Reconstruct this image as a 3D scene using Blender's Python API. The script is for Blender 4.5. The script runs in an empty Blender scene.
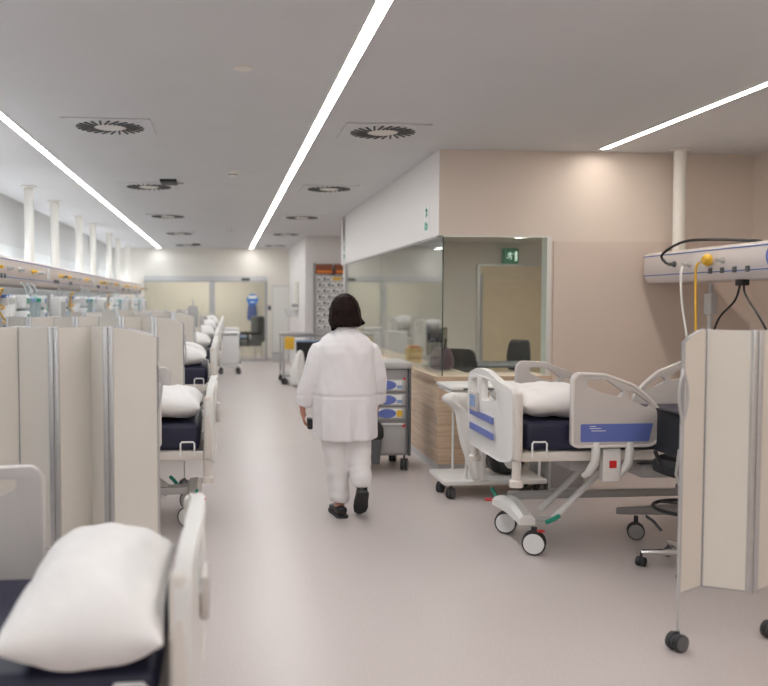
import bpy, bmesh, math, random
from mathutils import Vector, Matrix, noise
from mathutils.geometry import tessellate_polygon
random.seed(7)
PI = math.pi
COL = bpy.context.scene.collection
C0 = 2.91   # ceiling height

# ---------------------------------------------------------------- materials
def mat(name, col, rough=.5, metal=0., spec=.5, var=0., scale=8., bump=0., bscale=60., trans=0., alpha=1., emit=None, estr=0., sheen=0.):
    m = bpy.data.materials.new(name); m.use_nodes = True
    nt = m.node_tree; b = nt.nodes['Principled BSDF']
    b.inputs['Base Color'].default_value = (*col, 1)
    b.inputs['Roughness'].default_value = rough
    b.inputs['Metallic'].default_value = metal
    b.inputs['Specular IOR Level'].default_value = spec
    if trans: b.inputs['Transmission Weight'].default_value = trans
    if alpha < 1: b.inputs['Alpha'].default_value = alpha
    if sheen: b.inputs['Sheen Weight'].default_value = sheen
    if emit:
        b.inputs['Emission Color'].default_value = (*emit, 1)
        b.inputs['Emission Strength'].default_value = estr
    tc = nt.nodes.new('ShaderNodeTexCoord')
    if var:
        n = nt.nodes.new('ShaderNodeTexNoise'); n.inputs['Scale'].default_value = scale; n.inputs['Detail'].default_value = 4
        nt.links.new(tc.outputs['Object'], n.inputs['Vector'])
        r = nt.nodes.new('ShaderNodeValToRGB')
        r.color_ramp.elements[0].position = .3; r.color_ramp.elements[1].position = .7
        r.color_ramp.elements[0].color = (*[max(0, c * (1 - var)) for c in col], 1)
        r.color_ramp.elements[1].color = (*[min(1, c * (1 + var)) for c in col], 1)
        nt.links.new(n.outputs['Fac'], r.inputs['Fac']); nt.links.new(r.outputs['Color'], b.inputs['Base Color'])
    if bump:
        n2 = nt.nodes.new('ShaderNodeTexNoise'); n2.inputs['Scale'].default_value = bscale; n2.inputs['Detail'].default_value = 3
        nt.links.new(tc.outputs['Object'], n2.inputs['Vector'])
        bp = nt.nodes.new('ShaderNodeBump'); bp.inputs['Strength'].default_value = bump; bp.inputs['Distance'].default_value = .01
        nt.links.new(n2.outputs['Fac'], bp.inputs['Height']); nt.links.new(bp.outputs['Normal'], b.inputs['Normal'])
    return m

def wood_mat():
    m = mat('oak_veneer', (.62, .42, .26), .45)
    nt = m.node_tree; b = nt.nodes['Principled BSDF']
    tc = nt.nodes.new('ShaderNodeTexCoord')
    mp = nt.nodes.new('ShaderNodeMapping'); mp.inputs['Scale'].default_value = (1.2, 1.2, 16)
    nt.links.new(tc.outputs['Object'], mp.inputs['Vector'])
    n = nt.nodes.new('ShaderNodeTexNoise'); n.inputs['Scale'].default_value = 2.2; n.inputs['Detail'].default_value = 8; n.inputs['Distortion'].default_value = .5
    nt.links.new(mp.outputs[0], n.inputs['Vector'])
    r = nt.nodes.new('ShaderNodeValToRGB')
    r.color_ramp.elements[0].position = .3; r.color_ramp.elements[0].color = (.56, .40, .27, 1)
    r.color_ramp.elements[1].position = .7; r.color_ramp.elements[1].color = (.74, .57, .41, 1)
    nt.links.new(n.outputs['Fac'], r.inputs['Fac'])
    # board joints every 11 cm
    sx = nt.nodes.new('ShaderNodeSeparateXYZ'); nt.links.new(tc.outputs['Object'], sx.inputs[0])
    mu = nt.nodes.new('ShaderNodeMath'); mu.operation = 'MULTIPLY'; mu.inputs[1].default_value = 9; nt.links.new(sx.outputs['Z'], mu.inputs[0])
    fr = nt.nodes.new('ShaderNodeMath'); fr.operation = 'FRACT'; nt.links.new(mu.outputs[0], fr.inputs[0])
    lt = nt.nodes.new('ShaderNodeMath'); lt.operation = 'LESS_THAN'; lt.inputs[1].default_value = .05; nt.links.new(fr.outputs[0], lt.inputs[0])
    mx = nt.nodes.new('ShaderNodeMix'); mx.data_type = 'RGBA'
    nt.links.new(lt.outputs[0], mx.inputs['Factor']); nt.links.new(r.outputs['Color'], mx.inputs['A']); mx.inputs['B'].default_value = (.44, .32, .22, 1)
    nt.links.new(mx.outputs['Result'], b.inputs['Base Color'])
    return m

def floor_mat():
    m = mat('speckled_vinyl', (.6, .55, .53), .32)
    nt = m.node_tree; b = nt.nodes['Principled BSDF']
    tc = nt.nodes.new('ShaderNodeTexCoord')
    n = nt.nodes.new('ShaderNodeTexNoise'); n.inputs['Scale'].default_value = 90; n.inputs['Detail'].default_value = 3
    nt.links.new(tc.outputs['Object'], n.inputs['Vector'])
    r = nt.nodes.new('ShaderNodeValToRGB')
    r.color_ramp.elements[0].position = .25; r.color_ramp.elements[0].color = (.55, .485, .47, 1)
    r.color_ramp.elements[1].position = .65; r.color_ramp.elements[1].color = (.625, .56, .54, 1)
    nt.links.new(n.outputs['Fac'], r.inputs['Fac']); nt.links.new(r.outputs['Color'], b.inputs['Base Color'])
    n2 = nt.nodes.new('ShaderNodeTexNoise'); n2.inputs['Scale'].default_value = 1.3; n2.inputs['Detail'].default_value = 3
    nt.links.new(tc.outputs['Object'], n2.inputs['Vector'])
    mr = nt.nodes.new('ShaderNodeMapRange'); mr.inputs['To Min'].default_value = .3; mr.inputs['To Max'].default_value = .42
    nt.links.new(n2.outputs['Fac'], mr.inputs['Value']); nt.links.new(mr.outputs[0], b.inputs['Roughness'])
    return m

def glass_mat(name='clear_glass', tint=(.93, .97, .95)):
    m = bpy.data.materials.new(name); m.use_nodes = True
    nt = m.node_tree; nt.nodes.clear()
    out = nt.nodes.new('ShaderNodeOutputMaterial'); mix = nt.nodes.new('ShaderNodeMixShader')
    tr = nt.nodes.new('ShaderNodeBsdfTransparent'); tr.inputs[0].default_value = (*tint, 1)
    gl = nt.nodes.new('ShaderNodeBsdfGlossy'); gl.inputs['Roughness'].default_value = .015
    fr = nt.nodes.new('ShaderNodeFresnel'); ge = nt.nodes.new('ShaderNodeNewGeometry'); mr = nt.nodes.new('ShaderNodeMapRange')   # same reflectance on both faces of the pane
    mr.inputs['To Min'].default_value = 1.55; mr.inputs['To Max'].default_value = 1 / 1.55
    nt.links.new(ge.outputs['Backfacing'], mr.inputs['Value']); nt.links.new(mr.outputs[0], fr.inputs['IOR'])
    nt.links.new(fr.outputs[0], mix.inputs[0]); nt.links.new(tr.outputs[0], mix.inputs[1]); nt.links.new(gl.outputs[0], mix.inputs[2])
    nt.links.new(mix.outputs[0], out.inputs[0])
    return m

def lamp_mat(name, col, s):
    m = bpy.data.materials.new(name); m.use_nodes = True
    nt = m.node_tree; nt.nodes.clear()
    out = nt.nodes.new('ShaderNodeOutputMaterial'); e = nt.nodes.new('ShaderNodeEmission')
    e.inputs[0].default_value = (*col, 1); e.inputs[1].default_value = s
    nt.links.new(e.outputs[0], out.inputs[0]); return m

M = dict(
    floor=floor_mat(), wood=wood_mat(), glass=glass_mat(), glass2=glass_mat('door_glass', (.95, .96, .93)),
    ceil=mat('ceiling_paint', (.71, .715, .725), .9, var=.015, scale=2),
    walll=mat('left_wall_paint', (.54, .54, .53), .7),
    wallw=mat('white_wall_paint', (.82, .79, .77), .7, bump=.02),
    wallb=mat('beige_wall_paint', (.79, .69, .605), .6, bump=.02),
    wallp=mat('beige_wall_panel', (.73, .62, .54), .45, bump=.02),
    wallf=mat('cream_wall_paint', (.80, .76, .69), .6, bump=.02),
    lobby=mat('cream_lobby_wall', (.82, .77, .68), .6, var=.02, scale=1),
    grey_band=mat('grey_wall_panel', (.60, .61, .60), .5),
    skirt=mat('vinyl_skirting', (.62, .57, .545), .4),
    inner=mat('grey_inner_wall', (.64, .60, .56), .6),
    doorb=mat('beige_door_laminate', (.66, .53, .37), .45, var=.04, scale=5),
    doorw=mat('white_door_laminate', (.80, .79, .75), .45),
    alu=mat('brushed_aluminium', (.62, .62, .62), .38, .75, var=.03, scale=30),
    greyframe=mat('grey_profile', (.42, .42, .44), .4, .4),
    chrome=mat('chrome_steel', (.75, .75, .75), .18, 1.),
    white=mat('white_plastic', (.80, .785, .76), .35, var=.02, scale=3),
    cream=mat('cream_plastic', (.74, .685, .63), .38, var=.02, scale=3),
    rail=mat('greige_rail_plastic', (.60, .555, .53), .4, var=.02, scale=3),
    railedge=mat('pale_rail_plastic', (.76, .72, .68), .38),
    blue=mat('blue_label_plastic', (.14, .19, .52), .35),
    bluestripe=mat('blue_stripe', (.09, .15, .42), .4),
    navy=mat('navy_mattress_vinyl', (.014, .016, .045), .42, var=.2, scale=4, bump=.1, bscale=9),
    linen=mat('white_cotton', (.86, .83, .81), .85, var=.02, scale=6, bump=.35, bscale=14, sheen=.2),
    linen2=mat('white_laundry_bag', (.84, .82, .79), .8, bump=.5, bscale=12),
    coat=mat('white_lab_coat_cloth', (.83, .80, .81), .85, bump=.3, bscale=7, sheen=.2),
    trou=mat('white_trouser_cloth', (.82, .79, .78), .85, bump=.4, bscale=12, sheen=.2),
    skin=mat('skin', (.50, .24, .17), .55, var=.05, scale=20),
    hair=mat('dark_brown_hair', (.012, .0045, .0035), .6, spec=.15, var=.4, scale=40, bump=.6, bscale=50),
    black=mat('black_plastic', (.012, .012, .013), .4, var=.2, scale=10),
    blackfab=mat('black_upholstery', (.02, .021, .025), .7, bump=.3, bscale=80),
    rubber=mat('dark_rubber', (.03, .03, .032), .6),
    greywheel=mat('grey_wheel_plastic', (.14, .14, .15), .5),
    shoe=mat('black_leather', (.015, .013, .013), .4),
    grey=mat('grey_metal', (.34, .33, .33), .45, .2, var=.03, scale=5),
    greyl=mat('light_grey_metal', (.52, .51, .50), .45, .1),
    greyd=mat('dark_grey_plastic', (.11, .115, .12), .5),
    green=mat('green_plastic', (.02, .33, .22), .4),
    red=mat('red_plastic', (.65, .02, .02), .4),
    yellow=mat('yellow_plastic', (.85, .50, .04), .4),
    orange=mat('orange_plastic', (.85, .25, .04), .4),
    brown=mat('red_brown_board', (.28, .09, .05), .6, var=.1),
    beam=mat('beam_enamel', (.80, .74, .72), .35),
    beaml=mat('beam_shell', (.74, .62, .55), .35),
    pipe=mat('white_pipe_enamel', (.84, .81, .75), .4),
    panel=mat('screen_laminate', (.80, .75, .68), .5, var=.012, scale=2),
    paper=mat('white_paper', (.85, .85, .84), .7),
    clear=mat('clear_plastic', (.72, .84, .86), .15, alpha=.45),
    skyb=mat('pale_blue_plastic', (.30, .42, .66), .4),
    slot=mat('grey_slot', (.11, .11, .11), .8),
    edge=mat('green_glass_edge', (.03, .07, .06), .2),
    dark=mat('dark_slot', (.006, .006, .006), .8),
    screen=mat('monitor_glass', (.02, .025, .03), .12),
    purple=mat('plum_fabric', (.11, .06, .08), .8),
    strip=lamp_mat('led_diffuser', (1, .985, .97), 21.),
    strip_warm=lamp_mat('led_diffuser_warm', (1, .92, .84), 21.),
    strip_cold=lamp_mat('led_diffuser_cool', (.90, .96, 1), 21.),
    up=lamp_mat('uplight_tube', (.88, .94, 1), 6.5),
    down=lamp_mat('downlight_disc', (1, .95, .88), 12.),
    exitg=mat('exit_sign_green', (.01, .13, .06), .4, emit=(.02, .35, .18), estr=.08),
    exitw=mat('exit_sign_white', (.8, .9, .85), .4, emit=(.8, 1, .9), estr=.35),
    signblue=mat('sticker_blue', (.05, .22, .62), .4),
)

# ---------------------------------------------------------------- mesh builder
def rnd(pts, r, n=4):
    out = []
    k = len(pts)
    for i in range(k):
        p0, p, p1 = Vector(pts[i - 1]), Vector(pts[i]), Vector(pts[(i + 1) % k])
        a = (p0 - p); b = (p1 - p)
        rr = min(r, a.length * .45, b.length * .45)
        A = p + a.normalized() * rr; B = p + b.normalized() * rr
        for j in range(n + 1):
            t = j / n
            out.append(tuple(A * (1 - t) ** 2 + p * 2 * t * (1 - t) + B * t * t))
    return out

class G:
    def __init__(s): s.bm = bmesh.new()
    def box(s, x0, x1, y0, y1, z0, z1, bev=0., seg=2, mtx=None):
        r = bmesh.ops.create_cube(s.bm, size=1)
        for v in r['verts']:
            v.co = Vector(((x0 + x1) / 2 + v.co.x * (x1 - x0), (y0 + y1) / 2 + v.co.y * (y1 - y0), (z0 + z1) / 2 + v.co.z * (z1 - z0)))
        vs = r['verts']
        if bev > 0:
            es = list({e for v in vs for e in v.link_edges})
            q = bmesh.ops.bevel(s.bm, geom=es, offset=bev, segments=seg, affect='EDGES', profile=.5)
            vs = list({v for f in q['faces'] for v in f.verts} | {v for v in vs if v.is_valid})
        if mtx is not None:
            for v in vs: v.co = mtx @ v.co
        return s
    def ring(s, pts): return [s.bm.verts.new(p) for p in pts]
    def loft(s, rings, caps=True, closed=True):
        R = [s.ring(r) for r in rings]
        n = len(R[0])
        for a, b in zip(R, R[1:]):
            for i in range(n if closed else n - 1):
                j = (i + 1) % n
                s.bm.faces.new((a[i], a[j], b[j], b[i]))
        if caps:
            s.bm.faces.new(list(reversed(R[0]))); s.bm.faces.new(R[-1])
        return s
    def tube(s, pts, r, seg=10, caps=True):
        P = [Vector(p) for p in pts]; n = len(P)
        rad = r if isinstance(r, (list, tuple)) else [r] * n
        rings = []; prev = None
        for i in range(n):
            d = (P[min(i + 1, n - 1)] - P[max(i - 1, 0)]).normalized()
            if prev is None:
                u = d.cross(Vector((0, 0, 1)))
                if u.length < .1: u = d.cross(Vector((1, 0, 0)))
            else:
                u = prev - d * prev.dot(d)
            u.normalize(); prev = u; w = d.cross(u)
            rings.append([P[i] + (u * math.cos(2 * PI * k / seg) + w * math.sin(2 * PI * k / seg)) * rad[i] for k in range(seg)])
        return s.loft(rings, caps)
    def lathe(s, c, prof, axis='z', seg=24):
        rings = []
        for (r, h) in prof:
            ring = []
            for k in range(seg):
                a = 2 * PI * k / seg; p = (r * math.cos(a), r * math.sin(a), h)
                if axis == 'x': p = (p[2], p[0], p[1])
                if axis == 'y': p = (p[0], p[2], p[1])
                ring.append(Vector(c) + Vector(p))
            rings.append(ring)
        return s.loft(rings)
    def prism(s, loops, f, t0, t1):
        """loops of 2-D points (first outer, rest holes); f(u,v,t) -> 3-D"""
        allp = [p for l in loops for p in l]
        tris = tessellate_polygon([[Vector((p[0], p[1], 0)) for p in l] for l in loops])
        A = [s.bm.verts.new(f(p[0], p[1], t0)) for p in allp]; B = [s.bm.verts.new(f(p[0], p[1], t1)) for p in allp]
        for t in tris:
            try: s.bm.faces.new([A[i] for i in t]); s.bm.faces.new([B[i] for i in reversed(t)])
            except ValueError: pass
        o = 0
        for l in loops:
            n = len(l)
            for i in range(n):
                j = (i + 1) % n
                s.bm.faces.new((A[o + i], A[o + j], B[o + j], B[o + i]))
            o += n
        return s
    def bend(s, fn):
        for v in s.bm.verts: v.co = fn(v.co.copy())
        return s
    def obj(s, name, m, parent=None, smooth=True, bev=0., sub=0, remesh=0., loc=None):
        bmesh.ops.recalc_face_normals(s.bm, faces=s.bm.faces)
        me = bpy.data.meshes.new(name); s.bm.to_mesh(me); s.bm.free()
        o = bpy.data.objects.new(name, me); COL.objects.link(o)
        me.materials.append(M[m] if isinstance(m, str) else m)
        if remesh:
            md = o.modifiers.new('r', 'REMESH'); md.mode = 'VOXEL'; md.voxel_size = remesh; md.use_smooth_shade = True
            sm = o.modifiers.new('s', 'SMOOTH'); sm.iterations = 5; sm.factor = .6
            bake(o)
        if sub:
            md = o.modifiers.new('s', 'SUBSURF'); md.levels = sub; md.render_levels = sub
        if bev:
            md = o.modifiers.new('b', 'BEVEL'); md.width = bev; md.segments = 3; md.limit_method = 'ANGLE'; md.angle_limit = math.radians(40)
            bake(o)
        if smooth:
            for p in o.data.polygons: p.use_smooth = True
            if not sub and not remesh: sharp(o.data)
        if parent is not None: o.parent = parent
        if loc is not None: o.location = loc
        return o

def sharp(me, ang=35):
    bm = bmesh.new(); bm.from_mesh(me); c = math.radians(ang)
    for e in bm.edges:
        if len(e.link_faces) == 2 and e.calc_face_angle(0) > c: e.smooth = False
    bm.to_mesh(me); bm.free()

def bake(o):
    dg = bpy.context.evaluated_depsgraph_get(); dg.update()
    me = bpy.data.meshes.new_from_object(o.evaluated_get(dg)); old = o.data
    o.modifiers.clear(); o.data = me

def tag(o, label, cat, group=None, kind=None):
    o['label'] = label; o['category'] = cat
    if group: o['group'] = group
    if kind: o['kind'] = kind
    return o
def thing(name, label, cat, loc=(0, 0, 0), rz=0, group=None):
    o = bpy.data.objects.new(name, None); COL.objects.link(o)
    o.location = loc; o.rotation_euler = (0, 0, rz)
    return tag(o, label, cat, group)
def struct(o): o['kind'] = 'structure'; return o
def S(name, m, *b, parent=None):
    g = G()
    for q in b: g.box(*q)
    o = g.obj(name, m, parent, smooth=False)
    if parent is None: o['kind'] = 'structure'
    return o
def dup(root, loc=None, rz=None, label=None, group=None):
    r = root.copy(); COL.objects.link(r)
    if loc is not None: r.location = loc
    if rz is not None: r.rotation_euler = (0, 0, rz)
    if label: r['label'] = label
    if group: r['group'] = group
    for ch in list(root.children):
        c = ch.copy(); COL.objects.link(c); c.parent = r
        for g in list(ch.children):
            d = g.copy(); COL.objects.link(d); d.parent = c
    return r
ORD = ['nearest', 'second', 'third', 'fourth', 'fifth', 'sixth', 'seventh', 'eighth', 'ninth', 'tenth', 'eleventh', 'twelfth']

# ================================================================ SETTING
YF = 22.3
S('floor', 'floor', (-3.2, 7, -8, 26.5, -.1, 0))
S('ceiling', 'ceil', (-3.2, 7, -8, 26.5, C0, C0 + .1))
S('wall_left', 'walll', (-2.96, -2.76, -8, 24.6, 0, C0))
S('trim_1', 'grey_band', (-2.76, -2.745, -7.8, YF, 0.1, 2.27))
S('wall_near', 'wallw', (-2.96, 5.1, -8, -7.8, 0, C0))
S('wall_right', 'wallb', (4.9, 5.1, -7.8, 7.6, 0, C0))
S('trim_2', 'wallp', (4.885, 4.9, -7.8, 7.585, 0.1, 2.1))
S('trim_3', 'wallp', (2.99, 4.885, 7.585, 7.6, 0.1, 2.1))
# wall over the station and beside its window (L shape), wall behind the beds
S('wall_station', 'wallw', (1.93, 2.03, 7.602, 14.0, 2.15, C0))
S('wall_front', 'wallb', (1.932, 2.97, 7.6, 7.6015, 2.15, C0), (2.03, 2.97, 7.6015, 7.72, 2.15, C0), (2.97, 6.2, 7.6, 7.72, 0, C0))
S('wall_inner', 'inner', (1.93, 6.3, 13.6, 13.75, 0, C0), (6.2, 6.3, 7.72, 13.6, 0, C0))
S('ceiling_station', 'inner', (2.03, 6.2, 7.72, 13.6, 2.5, 2.55))
S('wall_pier', 'wallw', (1.71, 1.93, 17.9, YF, 0, C0), (1.93, 6.3, 17.9, 18.1, 0, C0))
S('wall_passage', 'wallb', (6.2, 6.3, 13.75, 17.9, 0, C0))
S('baseboard_front', 'skirt', (2.99, 4.885, 7.57, 7.6, 0, .1))
S('baseboard_right', 'skirt', (4.87, 4.9, -7.8, 7.57, 0, .1))
S('baseboard_left', 'skirt', (-2.76, -2.73, -7.8, YF, 0, .1))
# far wall with its sliding glass door and a white door
S('wall_far', 'wallf', (-2.76, -2.0, YF, YF + .15, 0, 2.2), (-2.76, 1.71, YF, YF + .15, 2.2, C0), (1.14, 1.27, YF, YF + .15, 0, 2.2), (1.27, 1.71, YF, YF + .15, 1.96, 2.2))
S('baseboard_far', 'skirt', (1.14, 1.27, YF - .03, YF, 0, .1))
S('wall_lobby', 'lobby', (-2.96, 7, 25.6, 25.75, 0, C0))
d = S('door_1', 'alu', (-2.0, 1.14, YF - .05, YF + .1, 2.08, 2.2))
S('door_frame', 'greyframe', (1.09, 1.14, YF - .05, YF + .08, 0, 2.08), (-2.0, 1.09, YF - .06, YF + .02, 2.05, 2.08), parent=d)
S('door_leaf_frame', 'alu', (-.35, -.20, YF - .03, YF + .05, 0, 2.05), (-.2, 1.09, YF - .02, YF + .02, 0, .06), (-2.0, -.35, YF + .03, YF + .06, 0, .06), parent=d)
S('glass_pane', 'glass2', (-.2, 1.09, YF, YF + .012, .06, 2.05), parent=d)
S('glass_pane', 'glass2', (-2.0, -.35, YF + .04, YF + .052, .06, 2.05), parent=d)
S('door_sensor', 'black', (.48, .70, YF - .09, YF - .05, 2.09, 2.14), parent=d)
g = G(); g.lathe((0, 0, 0), [(.0001, 0), (.15, 0), (.15, .004), (.0001, .004)], 'y'); o = g.obj('door_sticker', 'signblue', d, loc=(.76, YF - .012, 1.60)); o['label'] = 'round blue and white sticker'
g = G(); g.box(-.11, .11, -.002, 0, .02, .10); g.box(-.06, .06, -.002, 0, -.08, -.05); g.obj('sticker_mark', 'paper', o, loc=(0, -.001, 0))
S('floor_strip', 'greyframe', (-.2, 1.14, YF - .05, YF + .06, 0, .012), parent=d)
d2 = S('door_2', 'doorw', (1.29, 1.70, YF + .02, YF + .06, 0.01, 1.93))
S('door_frame', 'alu', (1.27, 1.29, YF - .01, YF + .08, 0, 1.96), (1.27, 1.71, YF - .01, YF + .08, 1.93, 1.96), parent=d2)
# station glazing
w = S('window_1', 'glass', (1.955, 1.967, 7.6, 10.6, .88, 2.15), (1.955, 1.967, 10.605, 13.6, .88, 2.15))
S('window_frame', 'greyframe', (1.94, 1.985, 7.72, 14.0, 2.135, 2.15), (1.94, 1.985, 13.58, 13.6, .88, 2.135), parent=w)
w = S('window_2', 'glass', (1.975, 2.93, 7.60, 7.612, .90, 2.14))
S('window_frame', 'doorw', (2.93, 2.97, 7.59, 7.72, .88, 2.15), (1.97, 2.93, 7.59, 7.63, 2.135, 2.15), parent=w)
S('glass_edge', 'edge', (1.968, 1.9745, 7.597, 7.614, .88, 2.135), parent=w)
# station door inside
d3 = S('door_3', 'doorb', (4.13, 5.25, 13.56, 13.6, .01, 2.12))
S('door_frame', 'alu', (4.08, 4.13, 13.55, 13.6, 0, 2.16), (5.25, 5.30, 13.55, 13.6, 0, 2.16), (4.13, 5.25, 13.55, 13.6, 2.12, 2.16), parent=d3)
S('door_handle', 'greyframe', (4.135, 4.165, 13.52, 13.56, 0.2, 2.0), parent=d3)

# wooden reception counter
c = thing('reception_counter', 'long oak-clad counter under the glazed nurses station, running from front corner', 'counter', (1.96, 7.6, 0))
def rel(o): o.parent = c; o.location = (-1.96, -7.6, 0); return o
g = G(); g.box(1.93, 2.2, 7.585, 13.55, .08, .84); g.box(2.2, 2.97, 7.585, 7.85, .08, .84); rel(g.obj('cladding', 'wood', smooth=False))
g = G(); g.box(1.90, 2.30, 7.555, 13.55, .84, .88); g.box(2.30, 2.97, 7.555, 8.0, .84, .88); o = rel(g.obj('worktop', 'wood'))
g = G(); g.box(1.945, 2.2, 7.60, 13.55, 0, .08); g.box(2.2, 2.97, 7.60, 7.85, 0, .08); rel(g.obj('plinth', 'alu', smooth=False))

# ================================================================ LIGHTS in the ceiling
def strip(label, x, y0, y1, w, m='strip'):
    t = thing('linear_ceiling_light', label, 'ceiling light', (x, (y0 + y1) / 2, C0), 0, 'recessed linear ceiling lights')
    L = (y1 - y0) / 2
    G().box(-w / 2, w / 2, -L, L, -.004, .0).obj('diffuser', m, t, smooth=False)
    G().box(-w / 2 - .008, -w / 2, -L - .008, L + .008, -.006, 0).box(w / 2, w / 2 + .008, -L - .008, L + .008, -.006, 0).box(-w / 2, w / 2, L, L + .008, -.006, 0).box(-w / 2, w / 2, -L - .008, -L, -.006, 0).obj('trim', 'pipe', t, smooth=False)
strip('long recessed light strip on the left, above the row of beds', -1.6, -7, 22.1, .06, 'strip_cold')
strip('long recessed light strip running down the middle above the aisle', .728, -7, 22.1, .068)
strip('short recessed light strip at right, ending before the beige wall', 3.37, -7, 7.43, .062, 'strip_warm')

# ---- ceiling diffusers
def make_vent(label):
    t = thing('ceiling_air_diffuser', label, 'air vent', (0, 0, C0), 0, 'swirl air diffusers in the ceiling')
    G().box(-.33, .33, -.30, .30, -.012, 0, .004).obj('plate', 'ceil', t, smooth=False)
    g = G()
    for k in range(24):
        a = 2 * PI * k / 24
        mx = Matrix.Rotation(a, 4, 'Z') @ Matrix.Translation((.19, 0, -.016)) @ Matrix.Rotation(.35, 4, 'Z')
        g.box(-.07, .07, -.008, .008, -.003, .004, 0, 2, mx)
    g.obj('swirl_slots', 'slot', t, smooth=False)
    G().lathe((0, 0, -.02), [(.0001, 0), (.10, 0), (.11, .008), (.0001, .008)]).obj('hub', 'pipe', t)
    return t
v0 = make_vent('')
n = 0
for col, x in (('left', -.86), ('right', 1.27)):
    for i, y in enumerate((6.82, 10.3, 13.85, 17.35, 20.9)):
        lab = f'square white swirl air diffuser, {ORD[i]} of those ' + ('between the two left light strips' if col == 'left' else 'right of the middle light strip')
        if n == 0: v0.location = (x, y, C0); v0['label'] = lab
        else: dup(v0, (x, y, C0), None, lab)
        n += 1
for i, (x, y) in enumerate(((-.60, 9.85), (-.62, 20.6))):
    t = thing('ceiling_sensor_box', ['black rectangular fitting beside the second left air diffuser', 'small black fitting beside the farthest left air diffuser'][i], 'ceiling fitting', (x, y, C0), 0, 'black ceiling fittings')
    G().box(-.09, .09, -.16, .16, -.03, 0, .004).obj('housing', 'black', t)
    G().box(-.12, .16, .16, .2, -.008, 0, .002).obj('flange', 'greyl', t)
for i, (x, y, l) in enumerate(((.12, 5.05, 'small flat round ceiling disc nearest the camera'), (.11, 9.1, 'white smoke detector on the ceiling between the light strips'), (.14, 16.3, 'far small white smoke detector on the ceiling'))):
    t = thing('smoke_detector', l, 'smoke detector', (x, y, C0), 0, 'ceiling detectors')
    G().lathe((0, 0, 0), [(.055, 0), (.055, -.012), (.0001, -.014)] if i == 0 else [(.055, 0), (.055, -.02), (.04, -.045), (.0001, -.05)]).obj('body', 'pipe', t)
    if i: G().lathe((0, 0, -.03), [(.049, 0), (.05, -.004), (.044, -.008), (.043, 0)]).obj('sensor_ring', 'greyd', t)

# ================================================================ SUPPLY BEAMS
def beam(name_label, xf, sgn, y0, y1, shell):
    """xf: aisle-side face, sgn: +1 if the face looks towards +X"""
    t = thing('medical_supply_unit', name_label, 'medical supply unit', (xf, (y0 + y1) / 2, 1.72), 0)
    L = (y1 - y0) / 2
    prof = [(0, .06), (0, .25), (-.05, .27), (-.44, .27), (-.5, .2), (-.5, .05), (-.44, 0), (-.04, 0)]
    g = G(); g.loft([[Vector((p[0] * sgn, y, p[1])) for p in prof] for y in (-L, L)]); g.obj('housing', shell, t, bev=.006)
    G().box(min(0, .003 * sgn), max(0, .003 * sgn), -L, L, .232, .241).box(min(0, .003 * sgn), max(0, .003 * sgn), -L, L, .062, .070).obj('stripe', 'bluestripe', t, smooth=False)
    return t
bl = beam('long medical supply unit hung from white pipes along the left wall', -2.03, 1, .5, 21.8, 'beaml')
br = beam('medical supply unit with blue stripes hung at right above the beds', 3.80, -1, 1.2, 7.5, 'beam')
# uplight troughs on the left beam: lamps shining on the ceiling
for k in range(6):
    y = 3.2 + 3.55 * k
    G().box(-.46, -.38, -1.5, 1.5, .272, .30).obj('uplight', 'up', bl, smooth=False, loc=(0, y - 11.15, 0))
def outlet(parent, sgn, y, z, m):
    g = G(); g.lathe((0, 0, 0), [(.026, 0), (.026, .012 * sgn), (.016, .014 * sgn), (.014, .06 * sgn), (.0001, .062 * sgn)], 'x', 14)
    return g.obj('gas_outlet', m, parent, loc=(0.001 * sgn, y, z))
def socket(parent, sgn, y, z, m='greyd'):
    g = G(); g.box(min(0, .012 * sgn), max(0, .012 * sgn), -.022, .022, -.022, .022, .004)
    return g.obj('power_socket', m, parent, loc=(0, y, z))
yc = 4.35
for y, z, m in ((6.96, .15, 'greyd'), (6.72, .14, 'greyl'), (6.25, .15, 'greyl'), (4.4, .15, 'greyd'), (4.1, .15, 'greyl')): outlet(br, -1, y - yc, z, m)
o = outlet(br, -1, 6.46 - yc, .15, 'greyl')
G().lathe((0, 0, 0), [(.045, 0), (.05, -.02), (.03, -.05), (.0001, -.055)], 'x', 16).obj('flow_dial', 'yellow', o, loc=(-.02, -.05, .01))
for y in (6.42, 6.26, 6.10, 5.94): socket(br, -1, y - yc, .075)
g = G(); g.lathe((0, 0, 0), [(.075, 0), (.075, -.003), (.0001, -.004)], 'x'); o = g.obj('beam_emblem', 'blue', br, loc=(-.001, 5.66 - yc, .155)); o['label'] = 'round blue emblem'
G().lathe((0, 0, 0), [(.028, -.004), (.045, -.005), (.045, -.0055), (.028, -.0055)], 'x').obj('emblem_mark', 'paper', o, loc=(0, 0, 0))
yl = 11.15
for k in range(5):
    y = 5.9 + 3.55 * k
    for dy, z, m in ((0, .155, 'yellow'), (.33, .15, 'greyl'), (1.55, .15, 'yellow'), (1.78, .15, 'greyd'), (2.1, .15, 'yellow'), (2.5, .15, 'greyl'), (2.95, .15, 'greyl')): outlet(bl, 1, y + dy - yl, z, m)
    for dy in (1.2, 1.32, 1.44, 2.25, 2.37): socket(bl, 1, y + dy - yl, .075)
    G().box(0, .01, -.06, .06, -.07, .07, .003).obj('outlet_panel', 'white', bl, loc=(.002, y + .85 - yl, .15))
# instrument rail under the left beam
g = G(); g.box(-.02, .02, .55 - yl, 21.7 - yl, -.13, -.10, .004)
for k in range(13): g.box(-.016, -.004, .8 + 1.7 * k - yl - .02, .8 + 1.7 * k - yl + .02, -.12, .07)
g.obj('instrument_rail', 'alu', bl)

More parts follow.
